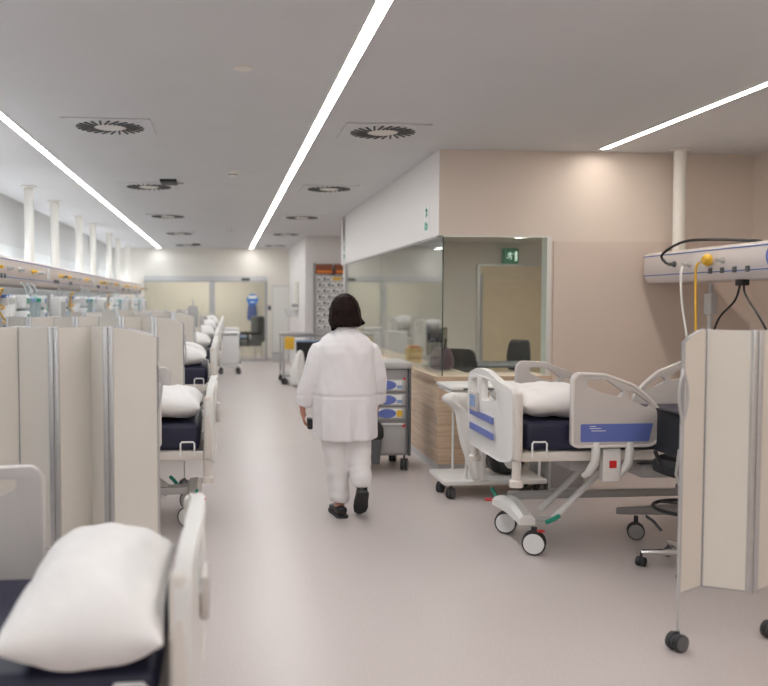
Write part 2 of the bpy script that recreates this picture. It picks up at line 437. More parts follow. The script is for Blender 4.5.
def pipe(x, y, label, group):
    t = thing('ceiling_support_pipe', label, 'ceiling pipe', (x, y, 1.985), 0, group)
    G().tube([(0, 0, .006), (0, 0, C0 - 1.985)], .055, 20).obj('pipe', 'pipe', t)
    G().lathe((0, 0, C0 - 1.985), [(.055, -.02), (.09, -.012), (.09, 0), (.0001, 0)]).obj('ceiling_rosette', 'pipe', t)
    return t
p0 = None; n = 0
for y in (6.7, 8.35, 10.45, 12.0, 14.0, 15.45, 17.6, 19.1, 21.0):
    if y < 10: continue
    lab = f'white ceiling pipe over the left beam, {ORD[n]} in the row'
    if p0 is None: p0 = pipe(-2.27, y, lab, 'white pipes carrying the left beam')
    else: dup(p0, (-2.27, y, 1.985), None, lab)
    n += 1
pipe(4.06, 7.38, 'white pipe from ceiling to right beam beside beige wall', None)

# ================================================================ CASTERS
def caster(name, parent, x, y, r, hub='greywheel', ang=0., top=None, w=.03):
    """twin wheel with fork; wheel axis along local y turned by ang"""
    mx = Matrix.Translation((x, y, r)) @ Matrix.Rotation(ang, 4, 'Z')
    g = G(); o2 = (r * 1.0)
    for s in (-1, 1):
        g.lathe((0, s * w * .62, 0), [(r * .6, -w * .45), (r * .97, -w * .45), (r, -w * .25), (r, w * .25), (r * .97, w * .45), (r * .6, w * .45)], 'y', 22)
    g.box(-r * .25, r * .25, -w * .25, w * .25, -r * .2, (top or r * 1.5) - r, .003)
    g.bend(lambda v: mx @ v); wo = g.obj(name, 'rubber', parent)
    g = G()
    for s in (-1, 1): g.lathe((0, s * w * .62, 0), [(.0001, -w * .6), (r * .84, -w * .56), (r * .90, -w * .3), (r * .90, w * .3), (r * .84, w * .56), (.0001, w * .6)], 'y', 22)
    g.bend(lambda v: mx @ v); g.obj('hub', hub, wo)
    return wo

# ================================================================ BEDS
RAIL = [(.38, .70), (.38, 1.10), (.41, 1.135), (.58, 1.127), (.77, 1.057), (.88, .964), (.96, .87), (.935, .722), (.88, .685), (.41, .685)]
H1 = [(.47, 1.088), (.595, 1.088), (.698, 1.02), (.68, .985), (.57, 1.007), (.477, 1.05)]
H2 = [(.726, 1.005), (.76, 1.02), (.87, .945), (.87, .922), (.843, .92), (.726, .978)]
def make_bed(Mz, label, group=None, rail_dx=-.05, mlow=0., stripes=False):
    t = thing('hospital_bed', label, 'hospital bed', (0, 0, 0), 0, group)
    dz = Mz - .83
    # end board
    outl = rnd([(-.46, .60), (-.3, .565), (.42, .565), (.47, .60), (.49, .99), (.44, 1.065), (.19, 1.115), (-.02, 1.112), (-.25, 1.06), (-.46, 1.03)], .05)
    hA = rnd([(.18, .905), (.35, .905), (.37, 1.03), (.19, 1.055)], .03); hB = rnd([(-.22, .94), (.08, .90), (.08, 1.065), (-.06, 1.06), (-.2, 1.0)], .04)
    g = G(); g.prism([outl, hA, hB], lambda u, v, w_: (w_ - .03 * (1 - (u / .5) ** 2), u, v + dz), .0, .045)
    eb = g.obj('end_board', 'white', t, bev=.012)
    for z in (.80, .70) if stripes else ():
        G().prism([rnd([(-.16, z - .022), (.40, z - .022), (.40, z + .022), (-.16, z + .022)], .01)], lambda u, v, w_: (w_ - .03 * (1 - (u / .5) ** 2), u, v + dz), -.004, .004).obj('blue_stripe', 'blue', eb)
    G().box(-.047, -.02, .14, .30, .82 + dz, .95 + dz, .01).obj('control_box', 'rail', eb)
    if stripes: G().box(-.050, -.046, .16, .28, .85 + dz, .93 + dz).obj('control_label', 'skyb', eb)
    for s in (-1, 1):
        g = G(); g.box(.005, .058, s * .45 - .035, s * .45 + .035, .60 + dz, 1.02 + dz, .02, 3); g.obj('corner_post', 'cream', t)
        G().lathe((.036, s * .43, 0), [(.0001, .44 + dz), (.042, .44 + dz), (.042, .475 + dz), (.028, .485 + dz), (.028, .60 + dz), (.0001, .60 + dz)], 'z', 18).obj('bumper', 'cream', t)
    # head board
    G().prism([rnd([(-.46, .62), (.46, .62), (.46, 1.02), (.3, 1.1), (-.3, 1.1), (-.46, 1.02)], .05)], lambda u, v, w_: (w_, u, v + dz), 2.16, 2.2).obj('head_board', 'white', t, bev=.01)
    # deck, mattress
    g = G()
    for s in (-1, 1): g.box(.06, 2.16, s * .435 - .02, s * .435 + .02, .595 + dz, .652 + dz, .006)
    for x in (.10, .7, 1.3, 2.1): g.box(x - .03, x + .03, -.42, .42, .60 + dz, .64 + dz)
    g.obj('deck_frame', 'cream', t)
    m_ = G().box(.09, 2.14, -.43, .43, .652 + dz, Mz - mlow, .035, 4).obj('mattress', 'navy', t)
    for s in (-1, 1): G().tube([(.12, s * .462, .62 + dz), (.12, s * .462, .705 + dz), (.128, s * .462, .715 + dz), (.202, s * .462, .715 + dz), (.21, s * .462, .705 + dz), (.21, s * .462, .62 + dz)], .006, 8).obj('mattress_retainer', 'paper', t)
    # four side rails
    for s in (-1, 1):
        for far in (0, 1):
            fx = (lambda u: u + rail_dx) if not far else (lambda u: 2.17 - u)
            y0 = s * .487
            g = G(); g.prism([rnd(RAIL, .03), rnd(H1, .012), rnd(H2, .012)], lambda u, v, w_: (fx(u), y0 + w_, v + dz), -.018, .018)
            ro = g.obj('side_rail', 'rail', t, bev=.008)
            g = G()
            ol = rnd(RAIL, .03); cx, cz = .66, .88
            inn = [(cx + (u - cx) * .93, cz + (v - cz) * .93) for u, v in ol]
            fpts = [Vector((fx(u), y0 + s * .016, v + dz)) for u, v in rnd([(p[0] + (cx - p[0]) * .025, p[1] + (cz - p[1]) * .03) for p in RAIL], .03)]
            g.tube(fpts + fpts[:1], .010, 8); g.obj('rail_edge', 'railedge', ro)
            g = G(); g.prism([rnd([(.435, .718), (.86, .718), (.885, .826), (.435, .826)], .008)], lambda u, v, w_: (fx(u), y0 + s * w_, v + dz), .017, .021); lb = g.obj('rail_label', 'blue', ro); lb['label'] = 'blue label panel'
            if not far:
                g = G()
                for (a, b, z) in ((.49, .56, .80), (.50, .59, .785), (.49, .53, .812)): g.box(fx(a), fx(b), y0 + s * .021 - .0006, y0 + s * .021 + .0006, z + dz - .0025, z + dz + .0015)
                g.obj('label_print', 'paper', lb)
            g = G()
            for u in (.535, .745):
                g.tube([(fx(u), y0 + s * .0, .71 + dz), (fx(u), y0 + s * .012, .66 + dz), (fx(u - .005), y0 + s * .008, .59 + dz), (fx(u - .03), y0 - s * .03, .52 + dz), (fx(u - .045), y0 - s * .06, .50 + dz)], [.026, .026, .026, .022, .018], 10)
            g.box(min(fx(.585), fx(.70)), max(fx(.585), fx(.70)), y0 - s * .03 - .03, y0 - s * .03 + .03, .47 + dz, .675 + dz, .012)
            g.obj('rail_bracket', 'white', ro)
            if not far: G().box(min(fx(.625), fx(.67)), max(fx(.625), fx(.67)), y0 + s * .002 - .003, y0 + s * .002 + .003, .555 + dz, .60 + dz, .002).obj('release_button', 'red', ro)
    # under-deck mechanism
    g = G(); g.box(.42, 1.6, -.30, .30, .50 + dz, .59 + dz, .02); g.box(.85, 1.1, -.36, .36, .46 + dz, .55 + dz, .02); g.obj('actuator_tray', 'greyl', t)
    for y in (-.26, -.04):
        G().tube([(.33, y, .19), (.66, y + .02, .50 + dz)], .021, 8).obj('lift_arm', 'white', t)
        G().tube([(1.85, y, .20), (1.45, y + .02, .50 + dz)], .017, 8).obj('lift_arm', 'cream', t)
    g = G(); g.box(.18, 1.94, .12, .17, .23, .28, .008); g.box(1.92, 2.0, -.36, .24, .17, .25, .02); g.box(.2, .36, -.28, -.24, .18, .21, .006); g.obj('base_frame', 'greyl', t)
    g = G()
    rings = []
    for i in range(9):
        v = i / 8; y = -.34 + v * .54; zz = .205 - .03 * math.cos((v - .5) * PI * 1.0) * -1; h = .035 + .02 * math.sin(v * PI)
        xw = .05
        rings.append([Vector((.14 + a * xw, y, zz + b * h - .04 * (1 - abs(2 * v - 1)) * 0)) for a, b in ((-1, -.7), (-1, .3), (-.5, 1), (.5, 1), (1, .3), (1, -.7))])
    g.loft(rings); g.obj('foot_crossbar', 'white', t)
    for (y, x) in ((-.35, .18), (.15, .17)): caster('castor', t, x, y, .073, 'paper', -.42, .17, .034)
    for (y, x) in ((-.34, 1.96), (.22, 1.96)): caster('castor', t, x, y, .073, 'paper', .1, .17, .034)
    G().tube([(.13, .18, .22), (.12, .25, .25), (.11, .27, .28)], .012, 8).obj('brake_pedal', 'green', t)
    G().tube([(.27, -.32, .19), (.30, -.36, .22), (.33, -.38, .245)], .014, 8).obj('brake_pedal', 'green', t)
    G().box(.05, .10, .20, .25, .205, .215, .004).obj('release_pedal', 'red', t); G().box(.18, .22, -.43, -.39, .155, .165, .004).obj('release_pedal', 'red', t)
    return t

bed_r = make_bed(.83, 'hospital bed with blue-striped white end board beside the oak counter', rail_dx=-.035, stripes=True)
bed_r.location = (1.722, 5.43, 0)
bed_r['group'] = 'hospital beds'
b1 = make_bed(.645, 'lowered hospital bed at the bottom left, nearest the camera', 'hospital beds', .20, .095)
b1.location = (-.09, 2.76, 0); b1.rotation_euler = (0, 0, PI)
b2 = make_bed(.755, 'hospital bed on the left between the first and second folding screens', 'hospital beds')
b2.location = (-.07, 6.08, 0); b2.rotation_euler = (0, 0, PI)
b3 = make_bed(.92, 'raised hospital bed on the left, third from the camera', 'hospital beds')
b3.location = (-.07, 8.88, 0); b3.rotation_euler = (0, 0, PI)
for i, y in enumerate((11.6, 14.4, 17.1, 19.8)):
    dup(b3, (-.07 + .02 * i, y, 0), PI, f'hospital bed on the left, {ORD[3 + i]} from the camera')

# ---------------------------------------------------------------- pillows
def pillow_geo(L, W, H, seed, sag=0.):
    g = G(); nu, nv = 30, 22; bm = g.bm
    def P(i, j, s):
        u = -1 + 2 * i / nu; v = -1 + 2 * j / nv
        e = (max(0, 1 - abs(u) ** 3.2) ** .6) * (max(0, 1 - abs(v) ** 3.4) ** .6)
        x = u * W / 2 * (1 - .05 * (1 - abs(v) ** 2) * abs(u) ** 3 * 0 - .06 * (1 - v * v) * abs(u)); y = v * L / 2 * (1 - .05 * (1 - u * u) * abs(v))
        nz = noise.noise(Vector((x * 7 + seed, y * 7, s * 3.))) * .026 + noise.noise(Vector((x * 16 + seed, y * 13, s))) * .011
        z = s * H * (.5 if s > 0 else .42) * e * (1 + .12 * math.sin(3 * u + seed)) + nz * e
        return Vector((x, y, max(.0, z + H * .40)))
    T = [[bm.verts.new(P(i, j, 1)) for j in range(nv + 1)] for i in range(nu + 1)]
    B = [[T[i][j] if i in (0, nu) or j in (0, nv) else bm.verts.new(P(i, j, -1)) for j in range(nv + 1)] for i in range(nu + 1)]
    for i in range(nu):
        for j in range(nv):
            bm.faces.new((T[i][j], T[i + 1][j], T[i + 1][j + 1], T[i][j + 1]))
            bm.faces.new((B[i][j], B[i][j + 1], B[i + 1][j + 1], B[i + 1][j]))
    return g
def pillow(name, loc, rot, L, W, H, seed, label):
    o = pillow_geo(L, W, H, seed).obj(name, 'linen', sub=1); o.location = loc; o.rotation_euler = rot
    return tag(o, label, 'pillow', 'white pillows on the beds')
pillow('pillow', (-.385, 2.66, .556), (.0, 0, .02), .94, .45, .28, 1.3, 'large white pillow on the nearest left bed')
pillow('pillow', (-.375, 6.06, .759), (0, 0, .0), .80, .46, .23, 4.1, 'white pillow on the left bed behind the first folding screen')
pillow('pillow', (-.39, 8.70, .926), (0, 0, 0), .54, .46, .19, 2.2, 'white pillow on the third left bed, nearer of its pair')
pillow('pillow', (-.38, 9.12, .926), (0, 0, .0), .27, .42, .21, 7.7, 'white pillow on the third left bed, farther of its pair')
for i, y in enumerate((11.58, 14.36, 17.08, 19.8)):
    pillow('pillow', (-.385 + .02 * i, y, .926), (0, 0, .0), .76, .46, .24 + .03 * i, 9. + i, f'white pillow on the {ORD[3 + i]} left bed from the camera')
pillow('pillow', (2.045, 5.38, .832), (0, 0, 0.0), .76, .47, .22, 5.5, 'white pillow on the right bed beside its end board')

# ================================================================ FOLDING SCREENS
def screen(label, pts, ztop, zbot, end_drop=True, casters=(0,), sw=None):
    """pts[0] is the free aisle end"""
    t = thing('folding_screen', label, 'folding screen', (pts[0][0], pts[0][1], 0), 0, 'folding privacy screens')
    o0 = Vector((pts[0][0], pts[0][1]))
    for i in range(len(pts) - 1):
        a = Vector(pts[i]) - o0; b = Vector(pts[i + 1]) - o0; d = b - a; L = d.length; d.normalize(); nrm = Vector((-d.y, d.x))
        def f(u, v, w_): q = a + d * u + nrm * w_; return (q.x, q.y, v)
        if i == 0 and end_drop:
            top = [(L * k / 10, ztop - .055 * (1 - k / 10) ** 2) for k in range(11)]
        else: top = [(0, ztop), (L, ztop)]
        ol = [(.012 if i else .006, zbot)] + [(max(p[0], .012 if i else .006), p[1]) for p in top[:-1]] + [(L - .012, top[-1][1]), (L - .012, zbot)]
        pn = G().prism([ol], f, -.009, .009).obj('panel', 'panel', t, smooth=False)
        g = G()
        tp = [f(min(u, L - .012), v, 0) for u, v in top]
        g.tube([f(.006, zbot, 0)] + tp + [f(L - .012, zbot, 0)], .008, 6); g.tube([f(0, zbot, 0), f(L, zbot, 0)], .008, 6)
        g.obj('panel_edging', 'greyframe', pn)
    for i in range(1, len(pts)):
        a = Vector(pts[i]) - o0
        g = G()
        for s in (-1, 1): g.box(a.x - .012 + s * .013, a.x + .012 + s * .013, a.y - .014, a.y + .014, zbot - .01, ztop + .003, .004)
        g.obj('hinge_post', 'alu', t)
    g = G(); s = -1 if pts[0][0] > pts[1][0] else 1
    zb = ztop - .075
    g.tube([(0, 0, ztop - .05)] + [(s * .024 * math.sin(PI * k / 10), 0, zb - .09 - .25 * k / 10) for k in range(11)] + [(0, 0, zbot - .01)], .008, 8)
    g.tube([(0, 0, zb - .09 - .25 * 0)] + [(-s * .020 * math.sin(PI * k / 10), -.012, zb - .09 - .25 * k / 10) for k in range(1, 10)] + [(0, 0, zb - .34)], .006, 8)
    g.obj('grip_edge', 'alu', t)
    for k in casters:
        a = Vector(pts[k]) - o0
        G().tube([(a.x, a.y, zbot + .1), (a.x, a.y, .09)], .006, 8).obj('castor_rod', 'alu', t)
        caster('castor', t, a.x, a.y, .040, 'greywheel', .35, .09, .03)
    return t
screen('folding screen at far right with panels in front of the right beds', [(2.012, 3.60), (2.166, 3.69), (2.345, 3.585), (2.52, 3.69), (2.70, 3.585), (2.88, 3.69), (3.06, 3.59)], 1.43, .265, True, (0, 3, 6))
sp = [(0, 0), (-.235, -.05), (-.345, .15), (-.50, -.03), (-.70, .12), (-.87, -.03), (-1.06, .12), (-1.24, -.03), (-1.43, .12)]
s1 = screen('large folding screen on the left, nearest the camera', [(-.325 + x, 4.32 + y) for x, y in sp], 1.43, .335, True, (0, 3, 5, 7))
dup(s1, (-.325, 7.15, 0), None, 'folding screen on the left, second from the camera')
dup(s1, (-.33, 10.0, 0), None, 'folding screen on the left, third from the camera')
dup(s1, (-.34, 12.8, 0), None, 'folding screen on the left, fourth from the camera')

# ================================================================ EQUIPMENT HUNG BELOW THE LEFT BEAM
XR = -2.03
def hang_bits(k, yb):
    sfx = ['nearest bay', 'second bay', 'third bay', 'fourth bay'][k]
    def T(name, lab, cat, y, z, grp): return thing(name, lab + f' under the left beam, {sfx}', cat, (XR + .028, y, z), 0, grp)
    def T(name, lab, cat, y, z, grp, T0=T):
        t = T0(name, lab, cat, y, z, grp)
        G().tube([(.008, 0, 1.57 - z), (.008, 0, 1.628 - z), (-.002, 0, 1.634 - z), (-.018, 0, 1.631 - z)], .004, 6).obj('rail_hook', 'alu', t); return t
    # corrugated hose loops
    t = T('breathing_hose', 'white hanging breathing hose', 'hose', yb + .12, 1.62, 'hoses below the left beam')
    g = G()
    for j in range(3):
        pts = [(.03 + .01 * j, .10 * j + .03 * math.sin(i), -.02 - .55 * i / 12 * (1 - .1 * j)) for i in range(13)]
        g.tube(pts, [.035 + .004 * (i % 2) for i in range(13)], 10)
    g.obj('hose', 'white', t); G().box(0, .05, -.04, .28, -.03, 0, .004).box(.03, .082, -.06, .3, -.30, -.28, .002).obj('hose_clamp', 'bluestripe', t)
    # coiled yellow tube
    t = T('yellow_tube', 'yellow coiled air tube hanging', 'tube', yb - .25, 1.65, 'yellow tubes below the left beam')
    G().tube([(.07 + .03 * math.sin(i * 1.3), .25 * i / 14 + .05 * math.sin(i * .6), .0 - .32 * (i / 14) + .05 * math.sin(i)) for i in range(15)], .008, 8).obj('tube', 'yellow', t)
    # suction jars
    for j in range(3):
        y = yb + .71 + .235 * j
        t = T('suction_jar', 'clear suction jar, ' + ['near', 'middle', 'far'][j] + ' of three', 'suction jar', y, 1.62, 'suction jars below the left beam')
        G().lathe((.075, 0, 0), [(.0001, -.30), (.05, -.30), (.058, -.08), (.058, -.06), (.0001, -.06)], 'z', 16).obj('jar', 'clear', t)
        G().lathe((.075, 0, 0), [(.0001, -.07), (.064, -.07), (.064, -.035), (.03, -.025), (.0001, -.02)], 'z', 16).obj('lid', 'green' if j != 1 else 'skyb', t)
        G().box(0, .03, -.02, .02, -.06, -.0, .004).obj('bracket', 'alu', t)
        G().tube([(.07, .0, -.02), (.10, .02, .03), (.06, .03, .1), (.03, .03, .12)], .006, 6).obj('suction_tube', 'clear', t)
    # infusion pumps clamped to the rail
    for j, y in enumerate((yb + .535, yb + 1.35, yb + 2.56)):
        t = T('infusion_pump', 'white infusion pump, ' + ['near', 'middle', 'far'][j] + ' of three', 'infusion pump', y, 1.62, 'infusion pumps below the left beam')
        for q in range(2):
            pb = G().box(.02, .15, -.078, .078, -.13 - .15 * q, -.005 - .15 * q, .012).obj('pump_body', 'paper', t)
            G().box(.151, .154, -.06, .02, -.085 - .15 * q, -.035 - .15 * q).obj('pump_display', 'skyb' if j else 'green', pb)
            G().box(.151, .156, .035, .065, -.10 - .15 * q, -.03 - .15 * q, .001).obj('keypad', 'greyl', pb)
    # glove box rack with green boxes
    t = T('glove_rack', 'white rack with green glove boxes', 'glove rack', yb + 1.62, 1.60, 'glove racks below the left beam')
    G().box(0, .09, -.17, .17, -.04, -.03).box(0, .09, -.17, .17, -.20, -.19).box(0, .09, -.17, .17, -.36, -.35).box(0, .012, -.17, .17, -.36, .02).box(0, .09, -.18, -.17, -.36, -.03).box(0, .09, .17, .18, -.36, -.03).obj('rack', 'paper', t, smooth=False)
    for z in (-.17, -.33):
        b_ = G().box(.012, .085, -.13, .14, z - .018, z + .09, .004).obj('glove_box', 'green', t)
        G().box(.0855, .088, -.05, .06, z + .02, z + .06).obj('box_opening', 'paper', b_)
    # patient monitor
    t = T('patient_monitor', 'white patient monitor on rail mount', 'monitor', yb + 2.25, 1.64, 'patient monitors below the left beam')
    G().box(.05, .17, -.20, .16, -.30, -.04, .015).obj('casing', 'white', t)
    G().box(.171, .174, -.17, .12, -.26, -.09).obj('display', 'greyl', t)
    G().box(0, .06, -.04, .04, -.2, -.0, .005).obj('mount', 'alu', t)
    G().tube([(.10, -.1, -.30), (.11, -.15, -.5), (.12, -.05, -.55), (.11, .05, -.3)], .008, 6).obj('cable', 'greyd', t)
    # flow meters
    for j in range(3):
        t = T('flow_meter', 'small clear oxygen flow meter, ' + ['near', 'middle', 'far'][j] + ' of three', 'flow meter', yb + 2.82 + .16 * j, 1.62, 'flow meters below the left beam')
        G().tube([(.05, 0, -.2), (.05, 0, .03)], .016, 10).obj('meter_tube', 'clear', t)
        G().box(0, .07, -.02, .02, -.01, .02, .003).obj('meter_body', 'greyl', t)
        G().lathe((.05, 0, 0), [(.0001, -.33), (.035, -.33), (.035, -.2), (.0001, -.19)], 'z', 12).obj('humidifier', 'green' if j == 1 else 'clear', t)
for k, yb in enumerate((7.9, 11.45, 15.0, 18.55)): hang_bits(k, yb)

# cables on the right beam
XB = 3.80
def curve(name, pts, r, m, label, cat='cable', group=None):
    P = [Vector(p) for p in pts]; out = []
    for i in range(len(P) - 1):
        p0 = P[max(i - 1, 0)]; p1 = P[i]; p2 = P[i + 1]; p3 = P[min(i + 2, len(P) - 1)]
        for k in range(6):
            t = k / 6
            out.append(.5 * ((2 * p1) + (p2 - p0) * t + (2 * p0 - 5 * p1 + 4 * p2 - p3) * t * t + (3 * p1 - p0 - 3 * p2 + p3) * t ** 3))
    out.append(P[-1])
    return tag(G().tube(out, r, 8).obj(name, m), label, cat, group)
curve('power_cable', [(3.728, 6.955, 1.87), (3.69, 6.97, 1.95), (3.76, 6.75, 2.045), (3.90, 6.5, 2.045), (4.02, 6.35, 2.03), (4.10, 6.25, 2.02)], .011, 'black', 'black cable looping from an outlet over the right beam')
curve('white_hose', [(3.735, 6.72, 1.84), (3.71, 6.70, 1.76), (3.71, 6.66, 1.5), (3.72, 6.58, 1.2), (3.74, 6.56, .9)], .010, 'white', 'white hose hanging from the right beam beside the yellow one', 'hose')
curve('yellow_hose', [(3.715, 6.44, 1.86), (3.70, 6.46, 1.80), (3.70, 6.45, 1.5), (3.71, 6.44, .9)], .010, 'yellow', 'yellow hose hanging straight down from the right beam', 'hose')
t = thing('plug_block', 'small black plug block under the right beam', 'plug', (3.86, 6.1, 1.72)); G().box(-.03, .03, -.045, .045, -.045, 0, .006).obj('block', 'black', t)
curve('lead', [(3.86, 6.13, 1.68), (3.84, 6.16, 1.56), (3.80, 6.3, 1.42), (3.80, 6.4, 1.2), (3.82, 6.42, .95)], .008, 'black', 'thin black lead curving left from the plug block', 'cable', 'leads under the right beam')
curve('lead', [(3.86, 6.08, 1.68), (3.84, 6.02, 1.6), (3.80, 5.75, 1.4), (3.80, 5.6, 1.2), (3.82, 5.5, .95)], .008, 'black', 'thin black lead slanting right from the plug block', 'cable', 'leads under the right beam')
curve('lead', [(3.86, 5.72, 1.706), (3.82, 5.66, 1.6), (3.80, 5.45, 1.35), (3.82, 5.3, 1.0)], .012, 'black', 'thick black lead at the right edge under the beam', 'cable', 'leads under the right beam')
# equipment pole beneath the right beam
t = thing('infusion_stand', 'grey infusion stand below the right beam, behind the folding screen', 'infusion stand', (3.92, 6.62, 0))
G().tube([(0, 0, .06), (0, 0, 1.70)], .02, 14).obj('pole', 'greyl', t)
g = G()
for k in range(5):
    a = 2 * PI * k / 5; g.tube([(0, 0, .09), (.2 * math.cos(a), .2 * math.sin(a), .085)], .015, 8)
g.obj('base', 'greyl', t)
for k in range(5): a = 2 * PI * k / 5; caster('castor', t, .2 * math.cos(a), .2 * math.sin(a), .03, 'greywheel', a, .085, .02)
G().box(-.03, .03, -.06, .05, 1.45, 1.62, .01).obj('clamp', 'greyl', t); G().box(-.03, .03, -.02, .09, 1.15, 1.28, .01).obj('clamp', 'greyd', t)

# ================================================================ STOOL behind the right screen
t = thing('drafting_stool', 'black swivel stool with chrome star base beside the right bed', 'stool', (2.70, 4.70, 0))
g = G()
for k in range(5):
    a = 2 * PI * k / 5 + PI + .0 - .35
    g.tube([(0, 0, .10), (.27 * math.cos(a), .27 * math.sin(a), .085)], [.026, .015], 8)
g.obj('star_base', 'chrome', t)
for k in range(5):
    a = 2 * PI * k / 5 + PI - .35; caster('castor', t, .27 * math.cos(a), .27 * math.sin(a), .028, 'black', a + 1, .085, .022)
G().tube([(0, 0, .09), (0, 0, .56)], .022, 12).obj('gas_lift', 'chrome', t)
g = G(); P = [(.21 * math.cos(2 * PI * k / 28), .21 * math.sin(2 * PI * k / 28), .36) for k in range(29)]
g.tube(P, .011, 8)
for k in range(3): a = 2 * PI * k / 3; g.tube([(0, 0, .38), (.21 * math.cos(a), .21 * math.sin(a), .36)], .007, 6)
g.obj('foot_ring', 'black', t)
G().lathe((0, 0, 0), [(.0001, .55), (.15, .55), (.215, .575), (.22, .62), (.19, .65), (.0001, .655)], 'z', 28).obj('seat', 'blackfab', t)
G().prism([rnd([(-.2, .68), (.2, .68), (.2, .93), (-.2, .93)], .06)], lambda u, v, w_: (-.20 + w_ + .10 * (u / .2) ** 2, u, v), -.02, .02).obj('backrest', 'blackfab', t, bev=.01)
G().tube([(-.12, 0, .57), (-.19, -.02, .58), (-.23, 0, .70)], .012, 8).obj('back_bracket', 'black', t)
G().tube([(-.05, -.10, .54), (-.17, -.16, .53), (-.20, -.18, .60), (-.19, -.19, .74)], .008, 8).obj('lever', 'greyl', t)

# overbed table with grey low base
t = thing('overbed_table', 'overbed table with flat grey wedge base under the right bed', 'overbed table', (3.05, 5.35, 0))
g = G(); g.prism([[(-.50, .0), (-.15, -.05), (.25, -.05), (.25, .05), (-.15, .05)]], lambda u, v, w_: (u, v - .0, w_), .165, .215); g.box(.15, .25, -.62, .05, .165, .215, .01)
g.obj('base', 'grey', t, bev=.006)
caster('castor', t, -.36, 0.0, .055, 'grey', -.4, .155, .03); caster('castor', t, .2, .02, .05, 'greyl', .3, .155, .03); caster('castor', t, .2, -.56, .05, 'greyl', .3, .155, .03)
G().tube([(-.30, -.02, .155), (-.25, -.02, .12), (-.20, -.03, .06)], .01, 8).obj('brake_lever', 'greyd', t)
G().box(.16, .24, -.62, -.56, .19, .95, .006).obj('column', 'greyl', t)
G().box(-.02, .34, -.88, -.46, .95, .975, .008).obj('table_top', 'white', t)

# white bedside cabinet behind bed
t = thing('bedside_cabinet', 'pale grey bedside cabinet seen under the right bed', 'cabinet', (2.745, 6.85, 0))
G().box(-.15, .16, -.22, .22, .02, .62, .008).obj('body', 'greyl', t)
G().box(-.13, .14, -.228, -.22, .06, .36, .004).obj('door', 'grey', t); G().box(-.13, .14, -.228, -.22, .38, .58, .004).obj('drawer', 'grey', t)
G().box(-.155, .165, -.225, .225, .62, .64, .004).obj('top', 'white', t)
G().box(-.14, .15, -.21, .21, 0, .021).obj('plinth', 'greyd', t)

# ================================================================ LINEN TROLLEY
t = thing('linen_trolley', 'low white linen trolley with platform and frame against oak counter', 'trolley', (2.165, 6.85, 0))
G().box(-.44, .40, -.28, .22, .105, .145, .012).obj('platform', 'white', t)
g = G()
for x in (-.24, .36):
    for y in (-.2, .2): g.tube([(x, y, .14), (x, y, .84)], .011, 8)
g.tube([(-.36, -.2, .84), (.36, -.2, .84), (.36, .2, .84), (-.36, .2, .84), (-.36, -.2, .84)], .012, 8)
g.obj('bag_frame', 'white', t)
G().box(-.38, .38, -.24, .24, .855, .885, .01).obj('lid', 'white', t)
G().box(-.28, .30, -.246, -.236, .858, .872).obj('lid_slot', 'greyd', t)
for x, y, a in ((-.38, -.26, .9), (-.40, -.02, .9), (.36, -.20, .6), (.36, .14, .6)): caster('castor', t, x, y + .0, .045, 'greywheel', a, .105, .022)
def bag(name, loc, rings, m, label, cat, group=None):
    g = G(); R = []
    for (cx, cy, z, rx, ry) in rings:
        R.append([Vector((cx + rx * math.cos(2 * PI * k / 28) * (1 + .16 * math.sin(7 * 2 * PI * k / 28 + z * 9) + .14 * noise.noise(Vector((k * .9, z * 9, 0)))), cy + ry * math.sin(2 * PI * k / 28) * (1 + .22 * math.sin(7 * 2 * PI * k / 28 + z * 5)), z)) for k in range(28)])
    g.loft(R); o = g.obj(name, m, sub=1); o.location = loc
    return tag(o, label, cat, group)
bag('laundry_bag', (1.87, 6.525, 0), [(-.06, 0, .85, .05, .02), (-.06, 0, .835, .10, .05), (-.07, 0, .79, .115, .06), (-.03, 0, .75, .09, .05), (.04, 0, .70, .10, .04), (.06, 0, .63, .115, .045), (.07, 0, .5, .11, .045), (.09, 0, .36, .085, .04), (.10, 0, .25, .06, .035), (.11, 0, .18, .05, .03), (.11, 0, .152, .04, .025)], 'linen2', 'white laundry bag drooping from the linen trolley left side', 'laundry bag', 'laundry bags')
bag('laundry_bag', (2.17, 6.53, 0), [(0, 0, .85, .05, .02), (0, 0, .82, .12, .045), (.0, 0, .6, .12, .045), (.02, 0, .45, .10, .045), (.05, 0, .36, .07, .04), (.07, 0, .28, .04, .03), (.075, 0, .24, .02, .02)], 'linen2', 'shorter white laundry bag behind the bed end board', 'laundry bag', 'laundry bags')
bag('black_sack', (2.31, 6.86, 0), [(0, 0, .148, .12, .14), (0, 0, .2, .15, .17), (0, 0, .4, .165, .18), (0, 0, .6, .14, .16), (0, 0, .7, .08, .09)], 'black', 'black refuse sack standing on the linen trolley', 'refuse sack')

